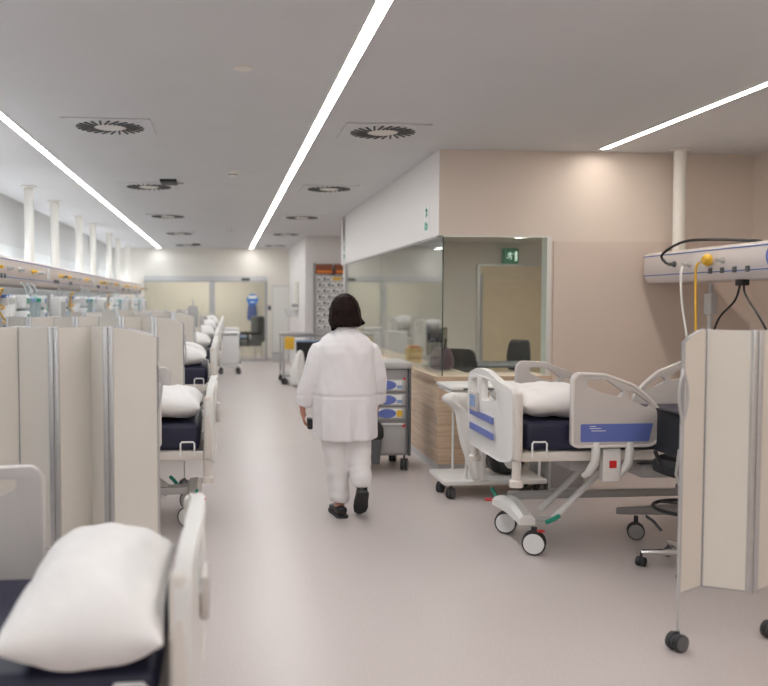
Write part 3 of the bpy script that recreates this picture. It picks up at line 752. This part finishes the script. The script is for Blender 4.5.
# ================================================================ MEDICATION CART behind the person
t = thing('medication_cart', 'grey drawer cart with blue and white labels beside the counter', 'medical cart', (1.44, 8.0, 0))
G().box(-.25, .25, -.26, .26, .14, .94, .01).obj('body', 'grey', t)
G().box(-.27, .28, -.29, .29, .94, 1.0, .012).obj('top', 'greyl', t)
G().box(.25, .27, -.30, -.24, .14, .94, .004).obj('side_post', 'greyd', t)
for i, z in enumerate((.79, .655, .53)):
    dr = G().box(-.24, .22, -.275, -.26, z - .055, z + .055, .004).obj('drawer', 'greyl', t)
    G().box(-.05, .19, -.279, -.275, z - .04, z + .045, .001).obj('drawer_label', 'paper', dr)
    G().lathe((0, 0, 0), [(.0001, -.003), (.05, -.003), (.05, 0), (.0001, 0)], 'y', 20).bend(lambda v: Vector((v.x * 1.7, v.y, v.z * .85))).obj('label_oval', 'blue', dr, loc=(.05, -.279, z + .002))
    if i < 2: G().box(-.05, 0, -.281, -.279, z - .04, z + .045).obj('label_block', 'blue', dr)
    G().box(.14, .19, -.281, -.279, z - .03, z + .0 if i < 2 else z + .03).obj('label_mark', 'skyb' if i < 2 else 'yellow', dr)
dr = G().box(-.24, .22, -.275, -.26, .165, .44, .004).obj('lower_door', 'greyl', t)
G().box(-.02, .2, -.29, -.275, .425, .44, .003).obj('door_handle', 'white', dr)
G().box(.195, .22, -.282, -.275, .405, .43).box(.20, .22, -.282, -.275, .84, .86).obj('lock', 'red', t)
G().box(-.13, -.02, -.279, -.275, .50, .55).obj('sticker', 'red', t)
for x, y in ((-.2, -.22), (.22, -.24), (-.2, .2), (.2, .2)): caster('castor', t, x, y, .055, 'greywheel', PI / 2 - .3, .145, .03)
t = thing('waste_bin', 'dark grey waste bin with black liner hung on the drawer cart', 'bin', (1.30, 7.615, 0))
g = G(); g.loft([[Vector(p) for p in rnd([(-.10, -.08), (.10, -.08), (.10, .08), (-.10, .08)], .02)] for _ in ()] or [[Vector((x * s, y * s, z)) for x, y in rnd([(-.115, -.085), (.115, -.085), (.115, .085), (-.115, .085)], .03)] for s, z in ((.82, .10), (.84, .12), (1, .36))]); g.obj('bucket', 'greyd', t)
g = G(); g.loft([[Vector(((x * s), y * s, z + .008 * math.sin(9 * i))) for i, (x, y) in enumerate(rnd([(-.115, -.085), (.115, -.085), (.115, .085), (-.115, .085)], .03))] for s, z in ((1.06, .33), (1.13, .36), (1.10, .42), (.98, .455), (.85, .43))]); g.obj('bin_liner', 'black', t)
G().box(-.10, .10, .086, .10, .30, .42, .004).obj('hook', 'alu', t)

# yellow sharps box + things at the counter
t = thing('sharps_container', 'orange-yellow sharps container on the counter top', 'sharps container', (2.10, 9.35, .88))
G().loft([[Vector((x * s, y * s, z)) for x, y in rnd([(-.08, -.11), (.08, -.11), (.08, .11), (-.08, .11)], .02)] for s, z in ((.85, 0), (1, .13), (1, .16))]).obj('box', 'yellow', t)
G().box(-.06, .06, -.08, .08, .155, .19, .01).obj('lid', 'orange', t)

# desk inside the station with chairs and screens
t = thing('office_desk', 'dark desk inside the glazed nurses station', 'desk', (3.2, 10.9, 0))
G().box(-.75, .95, -.4, .4, .72, .75, .005).obj('table_top', 'greyd', t)
for x in (-.7, .9):
    for y in (-.35, .35): G().box(x - .02, x + .02, y - .02, y + .02, 0, .72).obj('leg', 'greyl', t)
def monitor(loc, rz, label):
    t = thing('computer_monitor', label, 'monitor', loc, rz, 'monitors inside the station')
    G().box(-.27, .27, -.02, .02, .12, .46, .008).obj('casing', 'black', t)
    G().box(-.255, .255, -.023, -.02, .135, .445).obj('display', 'screen', t)
    G().box(-.03, .03, .02, .05, .02, .3, .004).obj('stand', 'greyl', t); G().box(-.11, .11, -.06, .11, 0, .015, .004).obj('foot', 'greyl', t)
    return t
m0 = monitor((2.30, 8.62, .88), 1.0, 'dark computer monitor inside the station near the glass corner')
m0.location = (2.19, 8.85, .882); m0.rotation_euler = (0, 0, 1.15)
m0['label'] = 'dark computer monitor on the counter inside the glass corner'
dup(m0, (2.85, 10.95, .752), 1.2, 'dark computer monitor on the station desk, right one')
def make_chair(label):
    t = thing('office_chair', label, 'office chair', (0, 0, 0), 0, 'black office chairs inside the station')
    g = G()
    for k in range(5): a = 2 * PI * k / 5; g.tube([(0, 0, .10), (.28 * math.cos(a), .28 * math.sin(a), .08)], [.03, .018], 8)
    g.obj('star_base', 'black', t)
    for k in range(5): a = 2 * PI * k / 5; caster('castor', t, .28 * math.cos(a), .28 * math.sin(a), .028, 'black', a, .08, .02)
    G().tube([(0, 0, .09), (0, 0, .44)], .025, 10).obj('gas_lift', 'greyl', t)
    G().box(-.23, .23, -.23, .22, .44, .50, .025, 3).obj('seat', 'blackfab', t)
    G().prism([rnd([(-.20, .58), (.20, .58), (.21, .8), (.17, 1.02), (-.17, 1.02), (-.21, .8)], .07)], lambda u, v, w_: (u, .24 + w_ - .05 * (u / .2) ** 2, v), -.025, .025).obj('backrest', 'blackfab', t, bev=.012)
    G().tube([(0, .1, .45), (0, .27, .47), (0, .29, .7)], .018, 8).obj('back_bracket', 'black', t)
    return t
ch = make_chair('black office chair in the station against the beige door, left one'); ch.location = (3.95, 11.6, 0); ch.rotation_euler = (0, 0, -1.1)
dup(ch, (4.72, 11.7, 0), -1.2, 'black office chair in the station at the window right edge')
dup(ch, (2.82, 9.7, 0), 2.4, 'black office chair behind the counter near the glass corner')
t = thing('shoulder_bag', 'plum shoulder bag lying on the counter inside the glass corner', 'bag', (2.16, 8.35, .88))
g = G(); g.loft([[Vector((.12 * s * math.cos(2 * PI * k / 20), .17 * s * math.sin(2 * PI * k / 20), z)) for k in range(20)] for s, z in ((.8, 0), (1.0, .03), (1.0, .12), (.75, .2), (.4, .23))]); g.obj('bag_body', 'purple', t, sub=1)
G().tube([(0, -.1, .2), (.02, -.07, .3), (.02, .05, .31), (0, .1, .2)], .012, 8).obj('strap', 'black', t)
# exit sign and downlight in the station
t = thing('exit_sign', 'green emergency exit sign above the beige door in the station', 'exit sign', (4.62, 13.5, 2.28))
G().box(-.125, .105, -.03, .09, -.12, .12, .004).obj('housing', 'exitg', t)
g = G()
def run_man(g, s, f):
    for pts, r in (([(0, .30), (0, .31)], .055), ([(0, .22), (-.03, .05)], .045), ([(-.03, .05), (.08, -.08), (.02, -.22)], .03), ([(-.03, .05), (-.10, -.10), (-.22, -.12)], .03), ([(0, .2), (.12, .10), (.18, .17)], .024), ([(0, .2), (-.13, .15), (-.14, .04)], .024)):
        g.tube([f(a * s, b * s) for a, b in pts], r * s, 6)
run_man(g, .26, lambda a, b: (a - .03, -.034, b))
g.box(.045, .085, -.033, -.03, -.08, .07); g.obj('running_figure', 'exitw', t)
t = thing('downlight', 'small round downlight in the station ceiling near exit sign', 'downlight', (4.35, 12.3, 2.5))
G().lathe((0, 0, 0), [(.0001, -.006), (.10, -.006), (.10, 0), (.0001, 0)]).obj('diffuser', 'down', t); G().lathe((0, 0, 0), [(.10, 0), (.10, -.01), (.125, -.006), (.125, 0)]).obj('ring', 'pipe', t)
# signs on the station bulkhead
for i, (y, z) in enumerate(((8.05, 2.33), (13.6, 2.33))):
    t = thing('evacuation_sign', ['small white sign with green pictograms near bulkhead front corner', 'small white sign at far end of the station bulkhead'][i], 'sign', (1.93, y, z), 0, 'evacuation signs')
    G().box(-.006, 0, -.10, .10, -.12, .14, .001).obj('plate', 'paper', t, smooth=False)
    g = G(); run_man(g, .20, lambda a, b: (-.006, a, b + .06)); run_man(g, .16, lambda a, b: (-.006, a - .02, b - .07)); g.box(-.009, -.006, .02, .07, -.10, -.02)
    g.obj('pictogram', 'green', t)

# ================================================================ KEY / FORM BOARD at the pier
t = thing('pigeonhole_board', 'grey wall board with rows of white cards beyond the station', 'notice board', (2.28, 17.87, 0))
G().box(-.37, .37, -.06, .0, .85, 2.12, .004).obj('backing', 'greyl', t)
G().box(-.40, -.37, -.10, .0, .83, 2.35, .003).box(.37, .40, -.10, 0, .83, 2.35, .003).box(-.40, .40, -.10, 0, .82, .85, .003).obj('frame', 'grey', t)
g = G()
for r_ in range(9):
    for c_ in range(7):
        x = -.33 + c_ * .098; z = 1.98 - r_ * .125; g.box(x, x + .078, -.064, -.06, z, z + .09)
g.obj('card', 'paper', t, smooth=False)['kind'] = 'stuff'
g = G()
for r_ in range(9):
    for c_ in range(7):
        x = -.33 + c_ * .098 + .012 + .02 * ((r_ * 3 + c_) % 2); z = 1.98 - r_ * .125; g.box(x, x + .045, -.067, -.064, z + .012, z + .05 + .02 * ((r_ + c_) % 2))
g.obj('card_print', 'bluestripe' if False else 'greyd', t, smooth=False)['kind'] = 'stuff'
for i, (a, b) in enumerate(((-.36, -.01), (.04, .36))):
    q = thing('archive_box', ['red-brown box on top of the wall board, left one', 'red-brown box on top of the wall board, right one'][i], 'box', (2.28 + (a + b) / 2, 17.83, 2.122), 0, 'red-brown boxes on the wall board')
    G().box(-(b - a) / 2, (b - a) / 2, -.09, .03, 0, .2, .003).obj('body', 'brown', q); G().box(-(b - a) / 2 + .02, (b - a) / 2 - .02, -.094, -.09, .02, .07).obj('label_strip', 'orange', q)
q = thing('yellow_tag', 'small yellow tag below the red-brown boxes', 'tag', (2.36, 17.80, 2.02)); G().box(-.09, .09, -.006, 0, -.03, .03).obj('tag_plate', 'yellow', q)
# dispenser, switch on pier and far wall
t = thing('soap_dispenser', 'white wall dispenser on the pier near the far door', 'dispenser', (1.71, 19.6, 1.55))
G().box(-.11, 0, -.12, .12, -.05, .45, .02).obj('body', 'pipe', t); G().box(-.14, 0, -.1, .1, -.12, -.06, .01).obj('drip_tray', 'grey', t)
def _wm(t): G().box(-.03, 0, -.12, .12, .2, .3, .004).obj('wall_mount', 'alu', t)
t = thing('wash_basin', 'small white wash basin on the pier under the dispenser', 'basin', (1.71, 19.7, 1.0))
G().loft([[Vector((-.16 + .16 * s * math.cos(2 * PI * k / 20), .24 * s * math.sin(2 * PI * k / 20), z)) for k in range(20)] for s, z in ((.5, .2), (.8, .28), (1, .38), (.93, .38), (.7, .3))]).obj('bowl', 'paper', t); _wm(t)
t = thing('door_switch', 'black push switch on the far wall right of sliding door', 'switch', (1.20, YF, 1.38))
G().box(-.04, .04, -.02, 0, -.06, .06, .004).obj('plate', 'greyd', t)
# fire extinguisher-like grey box on floor near white door
t = thing('floor_box', 'low grey box on the floor by the white far door', 'box', (1.40, 22.05, 0)); G().box(-.14, .14, -.1, .1, 0, .22, .01).obj('body', 'greyl', t); G().box(-.145, .145, -.105, .105, .2, .23, .004).obj('lid', 'grey', t)

# ---- lobby behind the glass door
t = thing('recliner_chair', 'dark recliner chair behind the sliding glass door', 'armchair', (.72, 23.3, 0), .3)
G().box(-.35, .25, -.3, .3, .35, .52, .04).obj('seat', 'greyd', t)
G().box(.12, .34, -.3, .3, .45, 1.15, .05).obj('backrest', 'greyd', t)
G().box(-.62, -.35, -.25, .25, .25, .42, .04).obj('footrest', 'greyd', t)
for s in (-1, 1): G().box(-.35, .2, s * .34 - .04, s * .34 + .04, .66, .72, .015).box(-.2, -.14, s * .34 - .02, s * .34 + .02, .35, .68).obj('armrest', 'black', t)
for x in (-.3, .25):
    for s in (-1, 1): G().tube([(x, s * .26, 0), (x, s * .26, .36)], .02, 8).obj('leg', 'alu', t)
t = thing('blue_cushion', 'blue cushion lying on the dark recliner seat', 'cushion', (.50, 23.25, .53), .3); pg = pillow_geo(.4, .45, .12, 3.).obj('cover', 'skyb', t)
t = thing('coat_bundle', 'dark blue jacket hanging behind the glass door', 'jacket', (.86, 25.55, 1.5))
G().loft([[Vector((.12 * s * math.cos(2 * PI * k / 16), .05 * s * math.sin(2 * PI * k / 16), z)) for k in range(16)] for s, z in ((.3, .1), (1, .02), (1.2, -.3), (1.4, -.55))]).obj('jacket', 'bluestripe', t, sub=1)

# ---- far trolleys
def trolley(name, loc, rz, label, m, group=None):
    t = thing(name, label, 'trolley', loc, rz, group)
    G().box(-.22, .22, -.3, .3, .86, .90, .01).obj('top', m, t)
    G().box(-.22, .22, -.3, .3, .16, .20, .01).obj('shelf', m, t)
    G().box(-.20, .20, -.28, .28, .22, .84, .01).obj('body', m, t)
    for x in (-.19, .19):
        for y in (-.27, .27): caster('castor', t, x, y, .05, 'greywheel', .3, .16, .025)
    return t
tr = trolley('supply_trolley', (.14, 18.6, 0), 0, 'white supply trolley at the end of the left beds', 'paper', 'far white trolleys')
dup(tr, (.16, 21.3, 0), .1, 'farther white trolley just before the sliding glass door')
t = thing('iv_pole', 'pole with small grey pump above the far left screens', 'infusion stand', (-.40, 11.75 + .35, 0))
t.location = (-.42, 12.25, 0)
G().tube([(0, 0, .05), (0, 0, 1.6)], .014, 10).obj('pole', 'alu', t); G().box(-.07, .07, -.05, .05, 1.2, 1.5, .01).obj('pump', 'greyl', t)
g = G()
for k in range(5): a = 2 * PI * k / 5; g.tube([(0, 0, .08), (.16 * math.cos(a), .16 * math.sin(a), .02)], .012, 6)
g.obj('base', 'alu', t); t.location.z = -.008

# waste cart far right of aisle
t = thing('waste_cart', 'grey waste cart with yellow lid and black bag in the aisle', 'waste cart', (1.42, 16.4, 0))
g = G()
for x in (-.30, .30):
    for y in (-.42, .42): g.tube([(x, y, .12), (x, y, .92)], .02, 8)
for z in (.16, .90): g.tube([(-.30, -.42, z), (.30, -.42, z), (.30, .42, z), (-.30, .42, z), (-.30, -.42, z)], .018, 8)
g.obj('frame', 'greyl', t)
G().box(-.34, .32, -.44, .44, .91, .95, .01).obj('top', 'grey', t)
G().box(-.30, .30, -.40, .40, .14, .18).obj('shelf', 'greyl', t)
G().box(-.28, -.10, -.50, -.43, .66, .89, .02).obj('yellow_bin', 'yellow', t)
G().box(-.08, .36, -.58, -.43, .80, .83, .01).obj('bag_ring', 'skyb', t)
g = G(); g.loft([[Vector((.14 + .21 * s * math.cos(2 * PI * k / 18), -.52 + .1 * s * math.sin(2 * PI * k / 18), z)) for k in range(18)] for s, z in ((.4, .38), (.8, .44), (1, .6), (1, .80))]); g.obj('black_bag', 'black', t)
for x in (-.28, .28):
    for y in (-.4, .4): caster('castor', t, x, y, .06, 'greywheel', .9, .14, .03)
bag('white_sack', (1.36, 15.55, 0), [(0, 0, .0, .10, .1), (0, 0, .06, .15, .14), (0, 0, .3, .14, .13), (.02, 0, .5, .09, .1), (.04, 0, .68, .05, .05)], 'linen2', 'white sack on the floor before the waste cart', 'sack')

# ================================================================ PERSON
px, py = .888, 6.16
t = thing('person', 'person walking away in white coat, white trousers and black shoes, dark bobbed hair', 'person', (px, py, 0))
def ell(cx, cy, z, rx, ry, n=28, tx=0, ty=0, p=2.):
    out = []
    for k in range(n):
        a = 2 * PI * k / n; c_, s_ = math.cos(a), math.sin(a)
        q = (abs(c_) ** p + abs(s_) ** p) ** (-1 / p)
        out.append(Vector((cx + rx * c_ * q, cy + ry * s_ * q, z + tx * c_ * rx + ty * s_ * ry)))
    return out
# body (one continuous surface)
g = G()
g.loft([ell(.0, 0, .72, .19, .14), ell(0, 0, .85, .22, .16), ell(0, 0, .98, .20, .15), ell(0, .0, 1.12, .19, .14), ell(0, .01, 1.22, .18, .12), ell(0, .01, 1.30, .12, .08), ell(-.005, .02, 1.36, .065, .06), ell(-.01, .03, 1.44, .055, .06)])
g.loft([ell(-.01, .05 + dy, z, r1, r2) for z, r1, r2, dy in ((1.375, .025, .03, .05), (1.40, .05, .065, .02), (1.45, .066, .085, .0), (1.50, .072, .09, -.005), (1.55, .066, .085, -.01), (1.585, .045, .06, -.01), (1.60, .01, .015, -.01))])
g.tube([(-.01, .14, 1.49), (-.01, .162, 1.462), (-.01, .14, 1.455)], [.008, .014, .008], 8)      # nose
for s in (-1, 1):
    g.tube([(-.01 + s * .070, .05, 1.50), (-.01 + s * .078, .045, 1.48), (-.01 + s * .071, .055, 1.455)], [.009, .013, .007], 8)  # ear
g.tube([(-.03, .132, 1.425), (-.01, .138, 1.424), (.01, .132, 1.425)], [.005, .008, .005], 6)   # lips
# legs
LEG_L = [(-.095, 0, .80), (-.075, -.01, .46), (-.050, -.02, .10)]
LEG_R = [(.085, 0, .80), (.088, -.03, .48), (.092, -.13, .235)]
g.tube([LEG_L[0], LEG_L[1], (-.062, -.02, .3), LEG_L[2], (-.050, -.02, .045)], [.10, .066, .06, .038, .036], 14)
g.tube([LEG_R[0], LEG_R[1], (.09, -.08, .37), LEG_R[2], (.093, -.14, .205)], [.10, .066, .06, .038, .036], 14)
g.tube([(-.050, -.04, .045), (-.055, .05, .04), (-.065, .13, .03)], [.034, .036, .026], 10)
g.tube([(.095, -.145, .20), (.098, -.085, .148), (.10, -.03, .092)], [.031, .03, .024], 10)
# arms
ARM_L = [(-.185, .01, 1.20), (-.265, .0, .99), (-.315, .03, .81)]
ARM_R = [(.175, .01, 1.20), (.228, .0, .99), (.238, .06, .83)]
for A in (ARM_L, ARM_R): g.tube([A[0], tuple((Vector(A[0]) + Vector(A[1])) / 2), A[1], tuple((Vector(A[1]) + Vector(A[2])) / 2), A[2]], [.055, .048, .04, .036, .027], 12)
# hands
for A, s in ((ARM_L, -1), (ARM_R, 1)):
    w = Vector(A[2])
    g.loft([ell(w.x, w.y, w.z + .01, .026, .02, 14), ell(w.x, w.y + .005, w.z - .03, .022, .034, 14), ell(w.x - s * .004, w.y + .01, w.z - .075, .018, .040, 14), ell(w.x - s * .008, w.y + .012, w.z - .095, .014, .038, 14)])
    for k, L in enumerate((.068, .078, .074, .058)):
        yy = w.y + .042 - .021 * k; zz = w.z - .085
        g.tube([(w.x - s * .005, yy, zz + .02), (w.x - s * .008, yy, zz - L * .4), (w.x - s * .018, yy, zz - L * .75), (w.x - s * .034, yy, zz - L * .98)], [.0098, .0095, .0088, .0075], 8)
    g.tube([(w.x - s * .004, w.y + .025, w.z - .02), (w.x - s * .012, w.y + .052, w.z - .045), (w.x - s * .022, w.y + .062, w.z - .075), (w.x - s * .03, w.y + .060, w.z - .095)], [.012, .0115, .010, .008], 8)
body = g.obj('body', 'skin', t, remesh=.0065)
for s in (-1, 1): G().lathe((0, 0, 0), [(.0001, .006), (.008, .004), (.012, -.004), (.0001, -.01)], 'y', 12).obj('eye', 'paper', body, loc=(-.01 + s * .028, .128, 1.488))
# coat
g = G()
prof = [(.565, .232, .175, 0), (.60, .232, .175, 0), (.80, .232, .178, 0), (.92, .230, .175, 0), (1.02, .222, .165, 0), (1.12, .22, .155, 0), (1.19, .215, .148, 0), (1.24, .208, .138, .005), (1.288, .178, .118, .01), (1.33, .115, .092, .015), (1.365, .082, .08, .02), (1.385, .070, .074, .02)]
R = []
for z, rx, ry, cy in prof:
    r = ell(-.005, cy, z, rx, ry, 48, p=2.25)
    for k, v in enumerate(r):
        a = 2 * PI * k / 48; f = max(0, min(1, (1.0 - z) / .4))
        v.x += (.010 * math.sin(7 * a + 1) + .006 * math.sin(11 * a)) * f; v.y += (.014 * math.sin(8 * a) + .006 * math.sin(13 * a)) * f
        if f == 0 and z < 1.28: v.y += .007 * noise.noise(Vector((a * 3, z * 8, 0))); v.x += .004 * noise.noise(Vector((a * 3, z * 8, 5)))
    R.append(r)
g.loft(R)
for A, s in ((ARM_L, -1), (ARM_R, 1)):
    a, b, c_ = Vector(A[0]), Vector(A[1]), Vector(A[2])
    pts = [a + Vector((-s * .05, 0, .0)), a, a * .5 + b * .5, b, b * .5 + c_ * .5, c_ + Vector((0, 0, -.005))]
    out = []; rad = []
    base = [.074, .080, .076, .068, .064, .062]
    for i in range(len(pts) - 1):
        for k in range(5):
            u = k / 5; out.append(pts[i].lerp(pts[i + 1], u)); rad.append(base[i] * (1 - u) + base[i + 1] * u + .0014 * math.sin((i * 5 + k) * 2.1))
    out.append(pts[-1]); rad.append(base[-1])
    g.tube(out, rad, 18)
coat = g.obj('lab_coat', 'coat', t, remesh=.009)
for v in coat.data.vertices:
    c_ = v.co
    n_ = noise.noise(Vector((c_.x * 9, c_.y * 9, c_.z * 5 + c_.x * 6))) * .011 + noise.noise(Vector((c_.x * 22, c_.y * 22, c_.z * 14))) * .003
    seam = -.008 * math.exp(-((c_.z - .882) / .007) ** 2)
    v.co = c_ + v.normal * (n_ + seam)
# collar
G().tube([(-.008 + .068 * math.cos(2 * PI * k / 24), .022 + .072 * math.sin(2 * PI * k / 24), 1.388 - .010 * math.sin(2 * PI * k / 24)) for k in range(25)], .013, 8).obj('collar', 'coat', coat)
# trousers
g = G()
g.loft([ell(0, 0, z, rx, ry) for z, rx, ry in ((.66, .20, .15), (.75, .215, .165), (.86, .20, .15))])
for (P, sx) in ((LEG_L, -1), (LEG_R, 1)):
    pts = [(P[0][0], P[0][1], .74), (P[0][0] * .97, -.004, .60), P[1], tuple(Vector(P[1]) * .5 + Vector(P[2]) * .5), tuple(Vector(P[2]) * 1 + Vector((0, 0, .04))), P[2]]
    out = []; rad = []; base = [.108, .104, .092, .080, .074, .066]
    pts = [Vector(p) for p in pts]
    for i in range(5):
        for k in range(5):
            u = k / 5; out.append(pts[i].lerp(pts[i + 1], u)); rad.append(base[i] * (1 - u) + base[i + 1] * u + (.003 if i > 2 else .001) * math.sin((i * 5 + k) * 2.3 + sx))
    out.append(pts[-1]); rad.append(base[-1]); g.tube(out, rad, 18)
tr_ = g.obj('trousers', 'trou', t, remesh=.009)
for v in tr_.data.vertices:
    c_ = v.co; v.co = c_ + v.normal * (noise.noise(Vector((c_.x * 12, c_.y * 12, c_.z * 16))) * .009)
# shoes
def shoe(mx, name='shoe'):
    g = G(); R = []
    for y, wd, h in ((-.115, .022, .05), (-.10, .036, .066), (-.05, .038, .062), (0, .040, .05), (.05, .046, .048), (.10, .044, .042), (.135, .028, .03), (.145, .01, .015)):
        R.append([mx @ Vector((wd * math.cos(a), y, max(0, .5 + .5 * math.sin(a)) ** .8 * h)) for a in [2 * PI * k / 16 for k in range(16)]])
    g.loft(R); o = g.obj(name, 'shoe', t, sub=1)
    g = G(); R = []
    for y, wd in ((-.12, .024), (-.10, .039), (0, .042), (.06, .048), (.12, .04), (.15, .012)):
        R.append([mx @ Vector(p) for p in ((-wd, y, -.012), (wd, y, -.012), (wd, y, .004), (-wd, y, .004))])
    g.loft(R); g.obj('sole', 'rubber', o)
    return o
shoe(Matrix.Translation((-.052, .02, .014)) @ Matrix.Rotation(.12, 4, 'Z') @ Matrix.Scale(1.12, 4))
shoe(Matrix.Translation((.098, -.10, .125)) @ Matrix.Rotation(-.05, 4, 'Z') @ Matrix.Rotation(-.75, 4, 'X') @ Matrix.Scale(1.12, 4))
# hair: dark bob
g = G(); R = []
for z, rx, ry, cy in ((1.372, .10, .06, -.02), (1.385, .118, .085, -.01), (1.415, .124, .10, 0.01), (1.45, .118, .105, .02), (1.50, .112, .108, .025), (1.55, .098, .10, .03), (1.59, .07, .075, .03), (1.612, .035, .04, .03), (1.618, .008, .01, .03)):
    r = ell(-.008, cy, z, rx, ry, 40)
    for k, v in enumerate(r):
        a = 2 * PI * k / 40
        if v.y > cy + .02 and z < 1.54: v.y = min(v.y, .075)           # open at the face
        d_ = .004 * math.sin(13 * a + z * 20) + .006 * noise.noise(Vector((a * 4, z * 18, 2)))
        v.x += d_ * math.cos(a); v.y += d_ * math.sin(a)
    R.append(r)
g.loft(R); g.tube([(.09, .0, 1.42), (.118, -.02, 1.40), (.135, -.03, 1.405)], [.03, .018, .006], 10); g.tube([(-.09, 0, 1.37), (-.105, -.01, 1.345)], [.03, .01], 8)
g.obj('hair', 'hair', t, remesh=.007)
# held bag / phone in the left hand
q = thing('black_pouch', 'small dark pouch held in the walking person\'s left hand', 'pouch', (px - .24, py + .045, .70))
G().box(-.018, .018, -.045, .045, 0, .08, .01).obj('pouch', 'black', q); q.location = (px - .262, py + .04, .630)

# ================================================================ CAMERA
F, PX, PY, H = 860., 303., 343., 1.56
yaw = math.atan(80 / F); pit = math.atan(42 / F)
cy, sy, cp, sp = math.cos(yaw), math.sin(yaw), math.cos(pit), math.sin(pit)
Rv = Vector((cy, -sy, 0)); Fv = Vector((sy * cp, cy * cp, -sp)); Uv = Vector((sy * sp, cy * sp, cp))
cam = bpy.data.cameras.new('camera'); co = bpy.data.objects.new('camera', cam); COL.objects.link(co)
mx = Matrix.Identity(4)
for i in range(3): mx[i][0] = Rv[i]; mx[i][1] = Uv[i]; mx[i][2] = -Fv[i]
mx[2][3] = H
co.matrix_world = mx
cam.sensor_width = 36; cam.sensor_fit = 'HORIZONTAL'; cam.lens = F / 768 * 36
cam.shift_x = (384 - PX) / 768; cam.shift_y = 0
cam.clip_start = .05; cam.clip_end = 100
cam.dof.use_dof = True; cam.dof.focus_distance = 5.7; cam.dof.aperture_fstop = 1.7
bpy.context.scene.camera = co

# ================================================================ LAMPS of the lobby and the station (ceiling panels; the station one is added fill)
def panel_lamp(x, y, z, sx, sy, label, m='down'):
    t = thing('ceiling_panel_light', label, 'ceiling light', (x, y, z))
    G().box(-sx / 2, sx / 2, -sy / 2, sy / 2, -.008, 0).obj('diffuser', m, t, smooth=False)
    G().box(-sx / 2 - .02, sx / 2 + .02, -sy / 2 - .02, -sy / 2, -.012, 0).box(-sx / 2 - .02, sx / 2 + .02, sy / 2, sy / 2 + .02, -.012, 0).obj('trim', 'pipe', t, smooth=False)
M['lobbylamp'] = lamp_mat('lobby_panel', (1, .96, .90), 15.)
panel_lamp(-.6, 24.2, C0, 2.4, .3, 'lobby ceiling panel light behind the glass door', 'lobbylamp')
M['stationfill'] = lamp_mat('station_fill_panel', (1, .95, .88), 3.0)
panel_lamp(3.9, 10.2, 2.5, 2.4, 1.8, 'added fill light panel inside the nurses station', 'stationfill')  # unseen panel added to brighten the station interior, sized for soft light
panel_lamp(4.2, 16.0, C0, 1.2, .3, 'ceiling panel light in the passage behind the station', 'lobbylamp')

# world: very dim neutral (the room is closed)
wd = bpy.data.worlds.new('World'); bpy.context.scene.world = wd; wd.use_nodes = True
wd.node_tree.nodes['Background'].inputs[0].default_value = (.8, .85, .9, 1); wd.node_tree.nodes['Background'].inputs[1].default_value = .3
vs = bpy.context.scene.view_settings
vs.view_transform = 'Standard'; vs.look = 'None'; vs.gamma = 1; vs.exposure = 0.66; vs.use_curve_mapping = False
